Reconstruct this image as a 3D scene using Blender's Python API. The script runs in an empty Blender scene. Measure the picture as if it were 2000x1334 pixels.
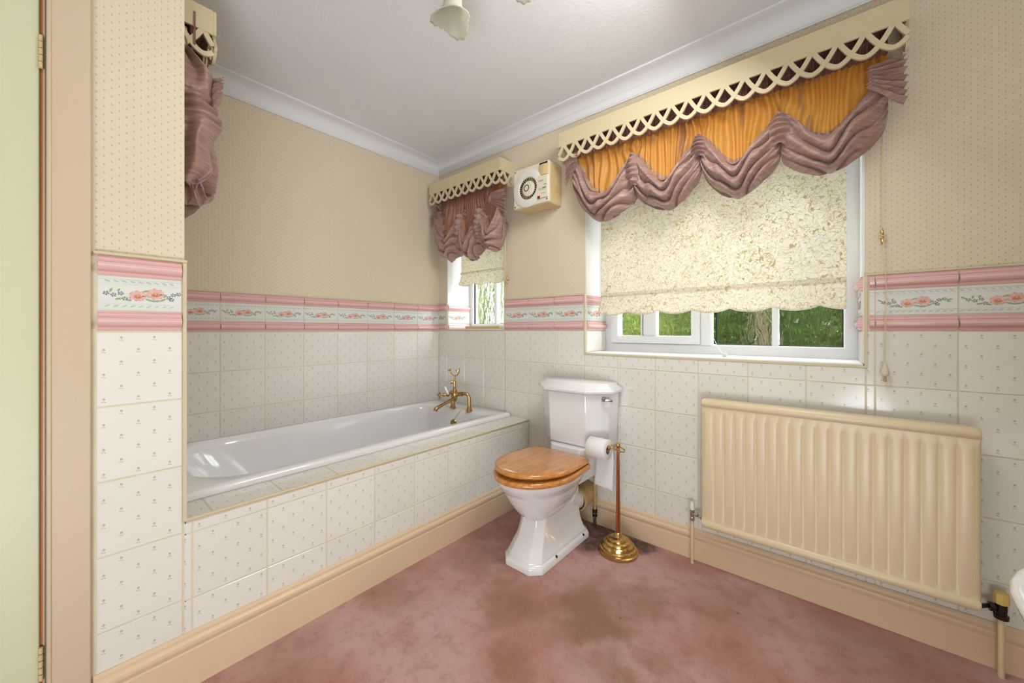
import bpy, bmesh, math, random
from mathutils import Vector, Matrix, noise
random.seed(7)
PI = math.pi
S = bpy.context.scene
COL = S.collection

# ------------------------------------------------------------------ camera
cam = bpy.data.cameras.new('camera'); camo = bpy.data.objects.new('camera', cam); COL.objects.link(camo)
cam.sensor_width = 36; cam.lens = 743 / 2000 * 36; cam.shift_y = -22 / 2000; cam.clip_start = .01
camo.location = (0, 0, 1.09); camo.rotation_euler = (PI / 2, 0, math.atan2(743, 877)); S.camera = camo
# ------------------------------------------------------------------ world, sun, lights, exposure
w = bpy.data.worlds.new('world'); S.world = w; w.use_nodes = True
wn = w.node_tree.nodes; bg = wn['Background']
bg.inputs[0].default_value = (0.86, 0.93, 1.0, 1); bg.inputs[1].default_value = 10.5
sun = bpy.data.lights.new('sun', 'SUN'); sun.energy = 9.0; sun.angle = .20; sun.color = (1, .95, .86)
so = bpy.data.objects.new('sun', sun); COL.objects.link(so); so.rotation_euler = Vector((-.72, -.42, -.55)).to_track_quat('-Z', 'Y').to_euler()
def area(name, loc, target, size, watts, color=(1, 1, 1), size_y=None):
    l = bpy.data.lights.new(name, 'AREA'); l.energy = watts; l.size = size; l.color = color
    if size_y: l.shape = 'RECTANGLE'; l.size_y = size_y
    o = bpy.data.objects.new(name, l); COL.objects.link(o); o.location = loc
    o.rotation_euler = (Vector(target) - Vector(loc)).to_track_quat('-Z', 'Y').to_euler(); return o
area('alcove_fill', (-.30, 1.10, 2.25), (-1.95, 1.15, .45), .6, 17, (1, .99, .97))  # added fill aimed at the bath alcove, not a fitting of the room
area('rear_fill', (.35, -.85, 1.7), (-.9, 1.5, .4), 1.3, 2.2, (1, .98, .96))  # added weak fill from behind the camera
area('ceiling_fill', (.35, -.62, .25), (-.7, .7, 2.4), 1.0, 37, (.88, .95, 1.0))  # added unseen fill near the floor, brightens the ceiling
S.view_settings.view_transform = 'Standard'; S.view_settings.look = 'None'
S.cycles.max_bounces = 7; S.cycles.diffuse_bounces = 3; S.cycles.glossy_bounces = 3; S.cycles.transmission_bounces = 6; S.cycles.transparent_max_bounces = 6
S.view_settings.exposure = -0.03; S.view_settings.gamma = 1.0; S.view_settings.use_curve_mapping = False

# ------------------------------------------------------------------ key dimensions (metres)
WY = 1.953          # face of the tiles on the window wall
WX = -2.427         # face of the tiles on the alcove wall
PX = -1.51          # face of the tiles on the bath panel and nib
NY = .24            # alcove end wall / end of nib
CZ = 2.405          # ceiling
P = .2035           # tile pitch
TB = 1.087          # bottom of border
RX = .78; RY = -1.35

# ------------------------------------------------------------------ node helpers
def srgb(r, g, b):
    f = lambda c: (c / 255 / 12.92) if c / 255 <= .04045 else ((c / 255 + .055) / 1.055) ** 2.4
    return (f(r), f(g), f(b), 1)
class N:
    def __init__(s, name):
        s.m = bpy.data.materials.new(name); s.m.use_nodes = True; s.t = s.m.node_tree; s.t.nodes.clear()
        s.out = s.t.nodes.new('ShaderNodeOutputMaterial')
    def n(s, typ, ins=None, **kw):
        x = s.t.nodes.new(typ)
        for k, v in kw.items(): setattr(x, k, v)
        for k, v in (ins or {}).items():
            if hasattr(v, 'is_linked') or isinstance(v, bpy.types.NodeSocket): s.t.links.new(v, x.inputs[k])
            else: x.inputs[k].default_value = v
        return x
    def math(s, op, a, b=None, c=None, clamp=False):
        ins = {0: a}
        if b is not None: ins[1] = b
        if c is not None: ins[2] = c
        return s.n('ShaderNodeMath', ins, operation=op, use_clamp=clamp).outputs[0]
    def vm(s, op, a, b=None, out=0):
        ins = {0: a}
        if b is not None: ins[1] = b
        return s.n('ShaderNodeVectorMath', ins, operation=op).outputs[out]
    def obj(s): return s.n('ShaderNodeTexCoord').outputs['Object']
    def pos(s): return s.n('ShaderNodeNewGeometry').outputs['Position']
    def noise(s, vec, scale, detail=2, rough=.5, dist=0, out=0):
        return s.n('ShaderNodeTexNoise', {'Vector': vec, 'Scale': scale, 'Detail': detail, 'Roughness': rough, 'Distortion': dist}).outputs[out]
    def mapr(s, v, a, b, c=0, d=1, smooth=True):
        return s.n('ShaderNodeMapRange', {0: v, 1: a, 2: b, 3: c, 4: d}, interpolation_type='SMOOTHSTEP' if smooth else 'LINEAR').outputs[0]
    def mix(s, f, a, b, blend='MIX'):
        x = s.n('ShaderNodeMix', data_type='RGBA', blend_type=blend)
        for i, v in ((0, f), (6, a), (7, b)):
            if isinstance(v, bpy.types.NodeSocket): s.t.links.new(v, x.inputs[i])
            else: x.inputs[i].default_value = v
        return x.outputs[2]
    def mixv(s, f, a, b):
        x = s.n('ShaderNodeMix', data_type='VECTOR')
        s.t.links.new(f, x.inputs[0]); s.t.links.new(a, x.inputs[4]); s.t.links.new(b, x.inputs[5]); return x.outputs[1]
    def bump(s, h, strength=.3, dist=.002, normal=None):
        ins = {'Height': h, 'Strength': strength, 'Distance': dist}
        if normal is not None: ins['Normal'] = normal
        return s.n('ShaderNodeBump', ins).outputs[0]
    def pbr(s, col, rough=.5, metal=0, nrm=None, **kw):
        ins = {'Base Color': col, 'Roughness': rough, 'Metallic': metal}
        if nrm is not None: ins['Normal'] = nrm
        for k, v in kw.items(): ins[k.replace('_', ' ')] = v
        b = s.n('ShaderNodeBsdfPrincipled', ins); s.t.links.new(b.outputs[0], s.out.inputs[0]); return s.m
    def surf(s, sh): s.t.links.new(sh, s.out.inputs[0]); return s.m
    def blobs(s, q, lst):
        """max of soft discs; lst of (x, z, r, sx, sz)"""
        acc = None
        for (x, z, r) in lst:
            d = s.vm('DISTANCE', q, (x, 0, z), out=1)
            m = s.mapr(d, r * 1.25, r * .75)
            acc = m if acc is None else s.math('MAXIMUM', acc, m)
        return acc
    def stagger(s, v, cx, cz):
        """centred coordinate in a half-drop lattice, in metres (y dropped)"""
        v = s.vm('MULTIPLY', v, (1, 0, 1))
        p = s.vm('DIVIDE', v, (cx, 1, cz))
        f1 = s.vm('SUBTRACT', p, s.vm('FLOOR', p)); q1 = s.vm('MULTIPLY', s.vm('SUBTRACT', f1, (.5, 0, .5)), (cx, 0, cz))
        p2 = s.vm('ADD', p, (.5, 0, .5))
        f2 = s.vm('SUBTRACT', p2, s.vm('FLOOR', p2)); q2 = s.vm('MULTIPLY', s.vm('SUBTRACT', f2, (.5, 0, .5)), (cx, 0, cz))
        l = s.math('LESS_THAN', s.vm('LENGTH', q2, out=1), s.vm('LENGTH', q1, out=1))
        return s.mixv(l, q1, q2)

def simple(name, rgb, rough=.5, metal=0, var=.06, vs=8, bump=0, bs=60, **kw):
    n = N(name); c = srgb(*rgb)
    o = n.obj(); f = n.noise(o, vs, 3)
    dark = tuple(x * (1 - var * 2) for x in c[:3]) + (1,)
    col = n.mix(f, dark, tuple(min(1, x * (1 + var)) for x in c[:3]) + (1,))
    nr = n.bump(n.noise(o, bs, 3), bump, .002) if bump else None
    return n.pbr(col, rough, metal, nr, **kw)

M = {}
M['ceiling'] = simple('ceiling_paint', (236, 237, 239), .9, var=.01, bump=.6, bs=90)
M['cove'] = simple('cove_paint', (232, 233, 236), .7, var=.01)
M['gloss_white'] = simple('white_upvc', (238, 240, 243), .25, var=.01)
M['plaster_white'] = simple('white_reveal_paint', (236, 236, 234), .6, var=.01)
M['grout'] = simple('beige_grout', (220, 210, 184), .8, var=.08, vs=12)
M['trim'] = simple('cream_edge_trim', (212, 200, 166), .35, var=.06)
M['cream_gloss'] = simple('cream_gloss_paint', (226, 200, 168), .4, var=.04, vs=3)
M['casing'] = simple('casing_paint', (206, 187, 160), .4, var=.02, vs=2)
M['door'] = simple('door_paint', (208, 210, 176), .4, var=.02, vs=2)
M['door_gap'] = simple('orange_lit_gap', (196, 108, 40), .5)  # orange light in the door gap, put into this colour
M['radiator'] = simple('radiator_enamel', (228, 210, 176), .35, var=.02, vs=4)
M['pelmet'] = simple('pelmet_paint', (212, 198, 162), .45, var=.02, vs=4)
M['ceramic'] = simple('white_ceramic', (238, 239, 241), .08, var=.005, Coat_Weight=.5)
M['bath'] = simple('white_bath_acrylic', (240, 240, 241), .1, var=.005, Coat_Weight=.5)
M['chrome'] = simple('chrome', (200, 200, 205), .12, 1)
M['dark_metal'] = simple('tarnished_metal', (70, 62, 55), .3, .9)
M['brass'] = simple('polished_brass', (214, 176, 110), .16, 1, var=.15, vs=30)
M['brass_dark'] = simple('aged_gold_plate', (190, 158, 106), .2, 1, var=.2, vs=40)
M['copper'] = simple('copper_pole', (186, 120, 84), .2, 1, var=.1, vs=10)
M['pipe'] = simple('tan_painted_pipe', (198, 166, 112), .4, var=.1, vs=30)
M['cream_pipe'] = simple('cream_painted_pipe', (226, 206, 166), .4, var=.05)
M['cap_yellow'] = simple('yellowed_plastic_cap', (214, 186, 108), .4)
M['plastic'] = simple('yellowed_white_plastic', (226, 218, 196), .35, var=.02)
M['plastic_tan'] = simple('aged_cream_plastic', (214, 190, 140), .4, var=.05)
M['plastic_white'] = simple('white_plastic', (228, 226, 218), .35, var=.02)
M['black'] = simple('black_rubber', (22, 20, 18), .5)
M['red'] = simple('dark_red_lens', (120, 20, 20), .3)
M['grey_print'] = simple('grey_print', (120, 120, 118), .6)
M['paper'] = simple('toilet_paper', (240, 240, 240), .95, var=.01, bump=.3, bs=300)
M['card'] = simple('card_tube', (150, 155, 160), .9)
M['cord'] = simple('cream_cord', (220, 205, 165), .8)
M['acorn'] = simple('porcelain_acorn', (222, 208, 190), .3)
M['pink'] = simple('pink_petal_glaze', (234, 190, 180), .2, var=.15, vs=90)
M['rose'] = simple('rose_glaze', (206, 132, 122), .2, var=.1, vs=90)
M['blue'] = simple('blue_glaze', (92, 110, 150), .2)
M['leafgl'] = simple('green_glaze', (150, 176, 136), .2)
M['yellow'] = simple('yellow_glaze', (226, 190, 80), .2)
M['decor'] = simple('decor_tile_glaze', (222, 226, 220), .12, var=.01)
M['decor_grey'] = simple('decor_tile_emboss', (196, 200, 196), .15)
M['bark'] = simple('bark', (96, 78, 62), .9, var=.3, vs=12)
M['tar'] = simple('bare_stained_board', (62, 36, 26), .6, var=.4, vs=20)

# patterned tile
def tile_mat(name, base):
    n = N(name); o = n.obj()
    q = n.vm('MULTIPLY', n.stagger(n.vm('ADD', o, (.0168, 0, .0168)), .0672, .0672), (.8, .8, .8))
    fl = n.blobs(q, [(-.0013, .0026, .0012), (.0013, .0026, .0012), (0, .0043, .0014)])
    lf = n.blobs(q, [(-.0016, -.0032, .0009), (-.0027, -.0024, .0009), (.0014, -.0037, .0009), (.0027, -.0036, .0008), (0, .0010, .0007), (0, -.0004, .0006), (.0001, -.0018, .0006)])
    rnd = n.n('ShaderNodeObjectInfo').outputs['Random']
    b0 = n.mix(rnd, srgb(*base), srgb(*[min(255, c + 6) for c in base]))
    c = n.mix(n.math('MULTIPLY', lf, .6), b0, srgb(140, 138, 130))
    c = n.mix(n.math('MULTIPLY', fl, .65), c, srgb(176, 118, 132))
    nb = n.bump(n.noise(o, 14, 2), .25, .0015)
    return n.pbr(c, .13, 0, nb)
M['tile'] = tile_mat('sprig_tile_glaze', (226, 224, 216))
# pink moulded strip: streaky bands along the length
n = N('pink_strip_glaze'); o = n.obj()
st = n.noise(n.vm('MULTIPLY', o, (.8, 0, 130)), 1.0, 3)
M['pinkstrip'] = n.pbr(n.mix(n.mapr(st, .35, .65), srgb(214, 156, 156), srgb(236, 206, 202)), .15)
# wallpaper: staggered little dots
def wallpaper(name, rot):
    n = N(name); o = n.pos()
    if rot: o = n.vm('ADD', n.n('ShaderNodeSeparateXYZ', {0: o}).outputs[0], (0, 0, 0)) if False else n.n('ShaderNodeVectorRotate', {'Vector': o, 'Angle': PI / 2}, rotation_type='Z_AXIS').outputs[0]
    q = n.stagger(o, .0290, .0225)
    d = n.blobs(q, [(0, 0, .0019), (.0008, .0027, .0012)])
    q2 = n.stagger(n.vm('ADD', o, (.00725, 0, .0056)), .0145, .0075)
    d2 = n.blobs(q2, [(0, 0, .0007)])
    big = n.noise(n.pos(), 1.3, 3)
    b0 = n.mix(big, srgb(215, 201, 177), srgb(225, 213, 190))
    b0 = n.mix(n.math('MULTIPLY', d2, .35), b0, srgb(190, 168, 146))
    c = n.mix(n.math('MULTIPLY', d, .55), b0, srgb(164, 138, 118))
    return n.pbr(c, .75)
M['paper_x'] = wallpaper('dotted_wallpaper', False)
M['paper_y'] = wallpaper('dotted_wallpaper_side', True)
# carpet
n = N('stained_pink_carpet'); p = n.pos()
def spot(x, y, r, soft=.6):
    d = n.vm('DISTANCE', n.vm('ADD', n.vm('MULTIPLY', p, (1, 1, 0)), n.vm('MULTIPLY', n.vm('SUBTRACT', n.noise(p, 6, 4, out=1), (.5, .5, .5)), (.30, .30, 0))), (x, y, 0), out=1)
    return n.mapr(d, r * (1 + soft), r * (1 - soft))
base = n.mix(n.mapr(n.noise(p, 2.2, 4), .36, .62), srgb(206, 146, 134), srgb(230, 184, 178))
base = n.mix(n.mapr(n.noise(p, 5.5, 5, .6), .5, .68, 0, .45), base, srgb(180, 122, 96))
base = n.mix(n.mapr(n.noise(p, 20, 5, .7), .48, .66, 0, .35), base, srgb(164, 108, 88))
acc = None
for (x, y, r, a) in ((-.95, 1.15, .12, .6), (-.72, 1.32, .16, .8), (-1.2, 1.55, .10, .5), (-.55, 1.12, .08, .5), (-.60, 1.50, .10, .55), (-1.4, .9, .10, .35), (-1.3, 1.25, .10, .35), (-.8, .95, .06, .45), (-.45, 1.28, .06, .4), (-1.38, .5, .12, .3), (-1.05, 1.22, .07, .5), (-.3, 1.7, .15, .35), (.1, 1.75, .2, .4)):
    m = n.math('MULTIPLY', spot(x, y, r), a); acc = m if acc is None else n.math('MAXIMUM', acc, m)
base = n.mix(acc, base, srgb(158, 108, 76))
wet = n.math('MAXIMUM', spot(-.95, 1.86, .16, .4), spot(-.76, 1.9, .09, .4))
base = n.mix(wet, base, n.mix(n.mapr(n.noise(p, 25, 4), .4, .6), srgb(52, 30, 24), srgb(122, 78, 58)))
sp = n.mapr(n.n('ShaderNodeTexVoronoi', {'Vector': p, 'Scale': 5.5}).outputs[0], .035, .015)
base = n.mix(n.math('MULTIPLY', sp, .7), base, srgb(90, 50, 40))
pile = n.noise(p, 420, 3, .7)
base = n.mix(n.mapr(pile, .3, .7, .35, 0), base, srgb(120, 74, 66))
hh = n.math('ADD', n.math('MULTIPLY', n.noise(p, 30, 3), .6), pile)
M['carpet'] = n.pbr(base, .95, 0, n.bump(hh, .8, .004), Sheen_Weight=.2)
# wood for the seat
n = N('golden_oak_varnish'); o = n.obj()
g = n.noise(n.vm('MULTIPLY', o, (6, 1, 6)), 9, 5, .6, .6)
g2 = n.noise(n.vm('MULTIPLY', o, (60, 3, 60)), 6, 3)
c = n.mix(n.mapr(g, .35, .66), srgb(196, 124, 54), srgb(222, 158, 84))
c = n.mix(n.mapr(g2, .3, .7, .3, 0), c, srgb(140, 80, 34))
M['oak'] = n.pbr(c, .22, Coat_Weight=.6, Coat_Roughness=.1)
# roller blind fabric with scrolling line print
n = N('scroll_print_blind'); p = n.pos()
q = n.vm('MULTIPLY', p, (1, .3, 1))
def contour(scale, off, wd):
    a = n.noise(n.vm('ADD', q, off), scale, 0, 0, 1.2)
    return n.mapr(n.math('ABSOLUTE', n.math('SUBTRACT', n.math('FRACT', n.math('MULTIPLY', a, 3.0)), .5)), wd, wd * .4)
k = n.math('MAXIMUM', contour(34, (0, 0, 0), .09), n.math('MULTIPLY', contour(46, (3, 1, 7), .09), .7))
leaf = n.mapr(n.noise(q, 60, 1), .62, .68)
c = n.mix(n.math('MULTIPLY', leaf, .35), srgb(248, 244, 232), srgb(232, 214, 168))
c = n.mix(n.math('MULTIPLY', k, .72), c, srgb(196, 178, 126))
df = n.n('ShaderNodeBsdfDiffuse', {'Color': c}); tr = n.n('ShaderNodeBsdfTranslucent', {'Color': c})
M['blind'] = n.surf(n.n('ShaderNodeMixShader', {0: .55, 1: df.outputs[0], 2: tr.outputs[0]}).outputs[0])
# curtain silk
def silk(name, ca, cb, cc, trans, stripe, sl=1):
    n = N(name); p = n.pos()
    slub = n.noise(n.vm('MULTIPLY', p, (3, 3, 60)), 3, 3, .6)
    c = n.mix(n.mapr(slub, .5 - .15 / sl, .5 + .15 / sl), srgb(*ca), srgb(*cb))
    ss = n.noise(n.vm('MULTIPLY', p, (17, 17, 1.8)), 1.0, 2)
    c = n.mix(n.mapr(ss, *stripe), c, srgb(*cc))
    nr = n.bump(n.noise(p, 22, 2, .5, .5), .25, .010)
    d = n.n('ShaderNodeBsdfPrincipled', {'Base Color': c, 'Roughness': .42, 'Normal': nr, 'Sheen Weight': .3, 'Sheen Roughness': .35})
    t = n.n('ShaderNodeBsdfTranslucent', {'Color': c, 'Normal': nr})
    return n.surf(n.n('ShaderNodeMixShader', {0: trans, 1: d.outputs[0], 2: t.outputs[0]}).outputs[0])
M['mauve'] = silk('mauve_silk', (158, 126, 116), (184, 150, 142), (172, 134, 112), .12, (.5, .62, 0, .5))
M['mauve_dark'] = silk('mauve_silk_heading', (120, 78, 72), (140, 96, 86), (130, 82, 66), .1, (.5, .62, 0, .5))
M['gold'] = silk('backlit_gold_silk', (236, 168, 74), (244, 184, 92), (176, 124, 96), .45, (.54, .70, 0, .8), .5)  # gold is window light through the silk, put into the colour
M['russet'] = silk('russet_silk', (176, 124, 104), (190, 136, 112), (236, 152, 70), .35, (.54, .68, 0, .9))  # gold streaks paint the same backlight onto mauve-brown silk
M['shade_glass'] = None
n = N('frosted_shade_glass'); o = n.obj()
gl = n.n('ShaderNodeBsdfPrincipled', {'Base Color': srgb(226, 224, 210), 'Roughness': .35, 'Transmission Weight': .25, 'Subsurface Weight': 0})
tl = n.n('ShaderNodeBsdfTranslucent', {'Color': srgb(226, 224, 210)})
M['shade_glass'] = n.surf(n.n('ShaderNodeMixShader', {0: .35, 1: gl.outputs[0], 2: tl.outputs[0]}).outputs[0])
# obscured glass
n = N('rippled_obscure_glass'); p = n.pos()
h = n.noise(n.vm('MULTIPLY', p, (1, 1, .35)), 26, 2, .5, 1.0)
gg = n.n('ShaderNodeBsdfGlass', {'Color': (.98, .99, .98, 1), 'Roughness': 0, 'IOR': 1.45, 'Normal': n.bump(h, .8, .008)})
tt = n.n('ShaderNodeBsdfTransparent')
M['glass'] = n.surf(n.n('ShaderNodeMixShader', {0: .35, 1: gg.outputs[0], 2: tt.outputs[0]}).outputs[0])
def foliage(name, a, b):
    n = N(name); f = n.noise(n.obj(), 16, 4, .7)
    c = n.mix(n.mapr(f, .42, .60), srgb(*a), srgb(*b))
    d = n.n('ShaderNodeBsdfDiffuse', {'Color': c}); t = n.n('ShaderNodeBsdfTranslucent', {'Color': c})
    return n.surf(n.n('ShaderNodeMixShader', {0: .3, 1: d.outputs[0], 2: t.outputs[0]}).outputs[0])
M['leaf_dark'] = foliage('dark_leaves', (24, 42, 14), (78, 104, 46))
M['leaf_light'] = foliage('light_leaves', (84, 108, 48), (158, 166, 92))
M['grass'] = simple('lawn', (58, 74, 32), .9, var=.3, vs=6)

# ------------------------------------------------------------------ mesh helpers
class MB:
    def __init__(s): s.v = []; s.f = []; s.m = []
    def add(s, vs, fs, mi=0):
        b = len(s.v); s.v += [tuple(x) for x in vs]; s.f += [tuple(b + i for i in f) for f in fs]; s.m += [mi] * len(fs); return s
    def box(s, x0, y0, z0, x1, y1, z1, mi=0):
        vs = [(x0, y0, z0), (x1, y0, z0), (x1, y1, z0), (x0, y1, z0), (x0, y0, z1), (x1, y0, z1), (x1, y1, z1), (x0, y1, z1)]
        return s.add(vs, [(0, 3, 2, 1), (4, 5, 6, 7), (0, 1, 5, 4), (1, 2, 6, 5), (2, 3, 7, 6), (3, 0, 4, 7)], mi)
    def loft(s, rings, mi=0, cap0=True, cap1=True, closed=True):
        k = len(rings[0]); b = len(s.v)
        for r in rings: s.v += [tuple(p) for p in r]
        fs = []
        for i in range(len(rings) - 1):
            for j in range(k if closed else k - 1):
                a = b + i * k + j; c = b + i * k + (j + 1) % k
                fs.append((a, c, c + k, a + k))
        if cap0 and closed: fs.append(tuple(b + j for j in reversed(range(k))))
        if cap1 and closed: fs.append(tuple(b + (len(rings) - 1) * k + j for j in range(k)))
        s.f += fs; s.m += [mi] * len(fs); return s
    def tube(s, path, r, seg=10, mi=0, cap=True):
        path = [Vector(p) for p in path]; rr = r if isinstance(r, (list, tuple)) else [r] * len(path)
        up = None; rings = []
        for i, p in enumerate(path):
            d = (path[min(i + 1, len(path) - 1)] - path[max(i - 1, 0)]).normalized()
            if up is None:
                up = Vector((0, 0, 1)) if abs(d.z) < .9 else Vector((1, 0, 0))
            a = d.cross(up).normalized(); up = a.cross(d).normalized()
            rings.append([p + rr[i] * (math.cos(t) * a + math.sin(t) * up) for t in [2 * PI * j / seg for j in range(seg)]])
        return s.loft(rings, mi, cap, cap)
    def lathe(s, prof, c=(0, 0, 0), axis=(0, 0, 1), seg=24, mi=0, cap=True):
        ax = Vector(axis).normalized(); u = ax.orthogonal().normalized(); v = ax.cross(u); c = Vector(c)
        rings = [[c + ax * h + max(r, 1e-5) * (math.cos(t) * u + math.sin(t) * v) for t in [2 * PI * j / seg for j in range(seg)]] for r, h in prof]
        return s.loft(rings, mi, cap, cap)
    def prism(s, poly, f, t0, t1, mi=0):
        """poly 2D list, f(a,b,t)->3D"""
        return s.loft([[f(a, b, t0) for a, b in poly], [f(a, b, t1) for a, b in poly]], mi)
    def grid(s, nu, nv, f, mi=0, wrap=False):
        b = len(s.v)
        for i in range(nu + 1):
            for j in range(nv + 1): s.v.append(tuple(f(i / nu, j / nv)))
        for i in range(nu):
            for j in range(nv):
                a = b + i * (nv + 1) + j; s.f.append((a, a + nv + 1, a + nv + 2, a + 1)); s.m.append(mi)
        return s
    def mesh(s, name, mats, smooth=40):
        me = bpy.data.meshes.new(name); me.from_pydata(s.v, [], s.f)
        for m in (mats if isinstance(mats, (list, tuple)) else [mats]): me.materials.append(M[m] if isinstance(m, str) else m)
        me.polygons.foreach_set('material_index', s.m)
        bm = bmesh.new(); bm.from_mesh(me); bmesh.ops.recalc_face_normals(bm, faces=bm.faces); bm.to_mesh(me); bm.free()
        if smooth:
            me.shade_smooth(); me.set_sharp_from_angle(angle=math.radians(smooth))
        me.update(); return me
    def build(s, name, mats, parent=None, smooth=40, bev=0, seg=2):
        o = bpy.data.objects.new(name, s.mesh(name, mats, smooth)); COL.objects.link(o)
        if parent: o.parent = parent
        if bev:
            b = o.modifiers.new('bevel', 'BEVEL'); b.width = bev; b.segments = seg; b.limit_method = 'ANGLE'; b.angle_limit = math.radians(35)
            o.data.shade_smooth()
            b.harden_normals = False
        return o
def B(x0, y0, z0, x1, y1, z1): return MB().box(min(x0, x1), min(y0, y1), min(z0, z1), max(x0, x1), max(y0, y1), max(z0, z1))
def tag(o, label=None, cat=None, group=None, kind=None):
    if label: o['label'] = label
    if cat: o['category'] = cat
    if group: o['group'] = group
    if kind: o['kind'] = kind
    return o
def thing(name, label, cat, group=None, kind=None, loc=(0, 0, 0)):
    o = bpy.data.objects.new(name, None); COL.objects.link(o); o.empty_display_size = .05; o.location = loc
    return tag(o, label, cat, group, kind)
def rebase(root, pts):
    """put the empty at the thing's base without moving its parts"""
    pts = Vector(pts); root.location = pts
    for c in root.children: c.location = c.location - pts
def oct_ring(x0, x1, y0, y1, ch, z, chb=None):
    chb = ch if chb is None else chb
    return [(x0 + ch, y0, z), (x1 - ch, y0, z), (x1, y0 + ch, z), (x1, y1 - chb, z), (x1 - chb, y1, z), (x0 + chb, y1, z), (x0, y1 - chb, z), (x0, y0 + ch, z)]
def sup_ring(cx, cy, ax, ay0, ay1, e, z, n=40, eb=None):
    r = []
    for k in range(n):
        t = 2 * PI * k / n; c, s_ = math.cos(t), math.sin(t)
        ee = e if s_ < 0 else (eb or e)
        x = ax * math.copysign(abs(c) ** (2 / ee), c); y = (ay0 if s_ < 0 else ay1) * math.copysign(abs(s_) ** (2 / ee), s_)
        r.append((cx + x, cy + y, z))
    return r

# ================================================================== STRUCTURE
tag(B(-2.8, RY - .1, -.1, RX + .1, WY + .007, 0).build('floor', 'carpet', smooth=0), 'stained dusty pink carpet with brown patches', kind='structure')
tag(B(-2.8, RY - .1, CZ, RX + .1, 2.27, CZ + .12).build('ceiling', 'ceiling', smooth=0), 'white lightly textured ceiling', kind='structure')

# window wall with two openings  (opening: x0,x1,z0,z1)
W1 = (-1.100, .087, .957, 2.0); W2 = (-2.326, -1.724, 1.094, 2.0)
GY = WY + .0013; PY = WY + .006; OY = 2.26
mb = MB()
xs = [-2.6, W2[0], W2[1], W1[0], W1[1], RX + .1]
mb.box(xs[0], PY, -.3, xs[5], OY, W1[2]); mb.box(xs[0], PY, 2.0, xs[5], OY, CZ)
mb.box(xs[0], PY, W1[2], xs[1], OY, 2.0); mb.box(xs[1], PY, W1[2], xs[2], OY, W2[2]); mb.box(xs[2], PY, W1[2], xs[3], OY, 2.0); mb.box(xs[4], PY, W1[2], xs[5], OY, 2.0)
wall_back = tag(mb.build('wall_back', 'paper_x', smooth=0), 'window wall with cream dotted wallpaper above patterned tiles', kind='structure')
wall_alcove = tag(B(-2.6, -.1, -.3, WX - .006, PY + .01, CZ).build('wall_alcove', 'paper_y', smooth=0), 'alcove wall behind the bath, dotted wallpaper over tiles', kind='structure')
# nib (end of door wall)
wall_left = tag(B(PX - .12, -.03, 0, PX - .006, NY, CZ).build('wall_left', 'paper_y', smooth=0), 'narrow wall beside the door, wallpaper over tiles', kind='structure')
tag(B(-2.6, NY - .12, 0, PX - .12, NY, CZ).build('wall_alcove_end', 'paper_x', smooth=0), 'short wall at the head end of the bath', kind='structure')
tag(B(PX - .12, RY, 2.02, PX - .006, -.03, CZ).build('wall_over_door', 'paper_y', smooth=0), 'wallpapered wall over the cream door', kind='structure')
tag(B(PX - .12, RY, 0, PX - .006, -.92, 2.02).build('wall_beyond_door', 'paper_y', smooth=0), 'wallpapered wall past the cream door', kind='structure')
tag(B(RX, RY - .1, -.1, RX + .1, OY, CZ).build('wall_right', 'paper_y', smooth=0), 'right wall out of view', kind='structure')
tag(B(-2.8, RY - .1, -.1, RX + .1, RY, CZ).build('wall_front', 'paper_x', smooth=0), 'wall behind the viewer', kind='structure')

# grout beds
def bed(parent, x0, y0, z0, x1, y1, z1):
    return B(x0, y0, z0, x1, y1, z1).build('grout_bed', 'grout', parent, 0)
mbg = MB()
def gb(x0, z0, x1, z1): mbg.box(x0, GY, z0, x1, PY, z1)
gb(WX - .01, .02, RX, W1[2]); gb(WX - .01, W1[2], W2[0], 1.30); gb(W2[0], W1[2], W2[1], W2[2]); gb(W2[1], W1[2], W1[0], 1.30); gb(W1[1], W1[2], RX, 1.30)
mbg.build('grout_bed', 'grout', wall_back, 0)
bed(wall_alcove, WX - .006, NY, .3, WX - .0013, GY, 1.30)
bed(wall_left, PX - .006, .045, .05, PX - .0013, NY, 1.30)

# ---- tiles -------------------------------------------------------
cache = {}
def flat_tile(x0, x1, z0, z1, mat='tile', th=.006):
    key = ('t', round(x0, 4), round(x1, 4), round(z0, 4), round(z1, 4), mat)
    if key in cache: return cache[key]
    c = .0013
    vs = [(x0, 0, z0), (x1, 0, z0), (x1, 0, z1), (x0, 0, z1), (x0, -th + c, z0), (x1, -th + c, z0), (x1, -th + c, z1), (x0, -th + c, z1),
          (x0 + c, -th, z0 + c), (x1 - c, -th, z0 + c), (x1 - c, -th, z1 - c), (x0 + c, -th, z1 - c)]
    fs = [(0, 1, 5, 4), (1, 2, 6, 5), (2, 3, 7, 6), (3, 0, 4, 7), (4, 5, 9, 8), (5, 6, 10, 9), (6, 7, 11, 10), (7, 4, 8, 11), (8, 9, 10, 11), (3, 2, 1, 0)]
    me = MB().add(vs, fs).mesh('tile', mat, 0); cache[key] = me; return me
def strip_tile(x0, x1, h, bottom=False):
    key = ('s', round(x0, 4), round(x1, 4), round(h, 4), bottom)
    if key in cache: return cache[key]
    pr = [(0, 0), (.006, 0), (.008, .10), (.010, .22), (.019, .36), (.021, .50), (.017, .64), (.010, .70), (.012, .76), (.010, .84), (.008, .92), (.006, 1), (0, 1)]
    ring = [(-d, z * h) for d, z in pr]
    me = MB().loft([[(x0, y, z) for y, z in ring], [(x1, y, z) for y, z in ring]]).mesh('border_strip', 'pinkstrip', 35); cache[key] = me; return me
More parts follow.
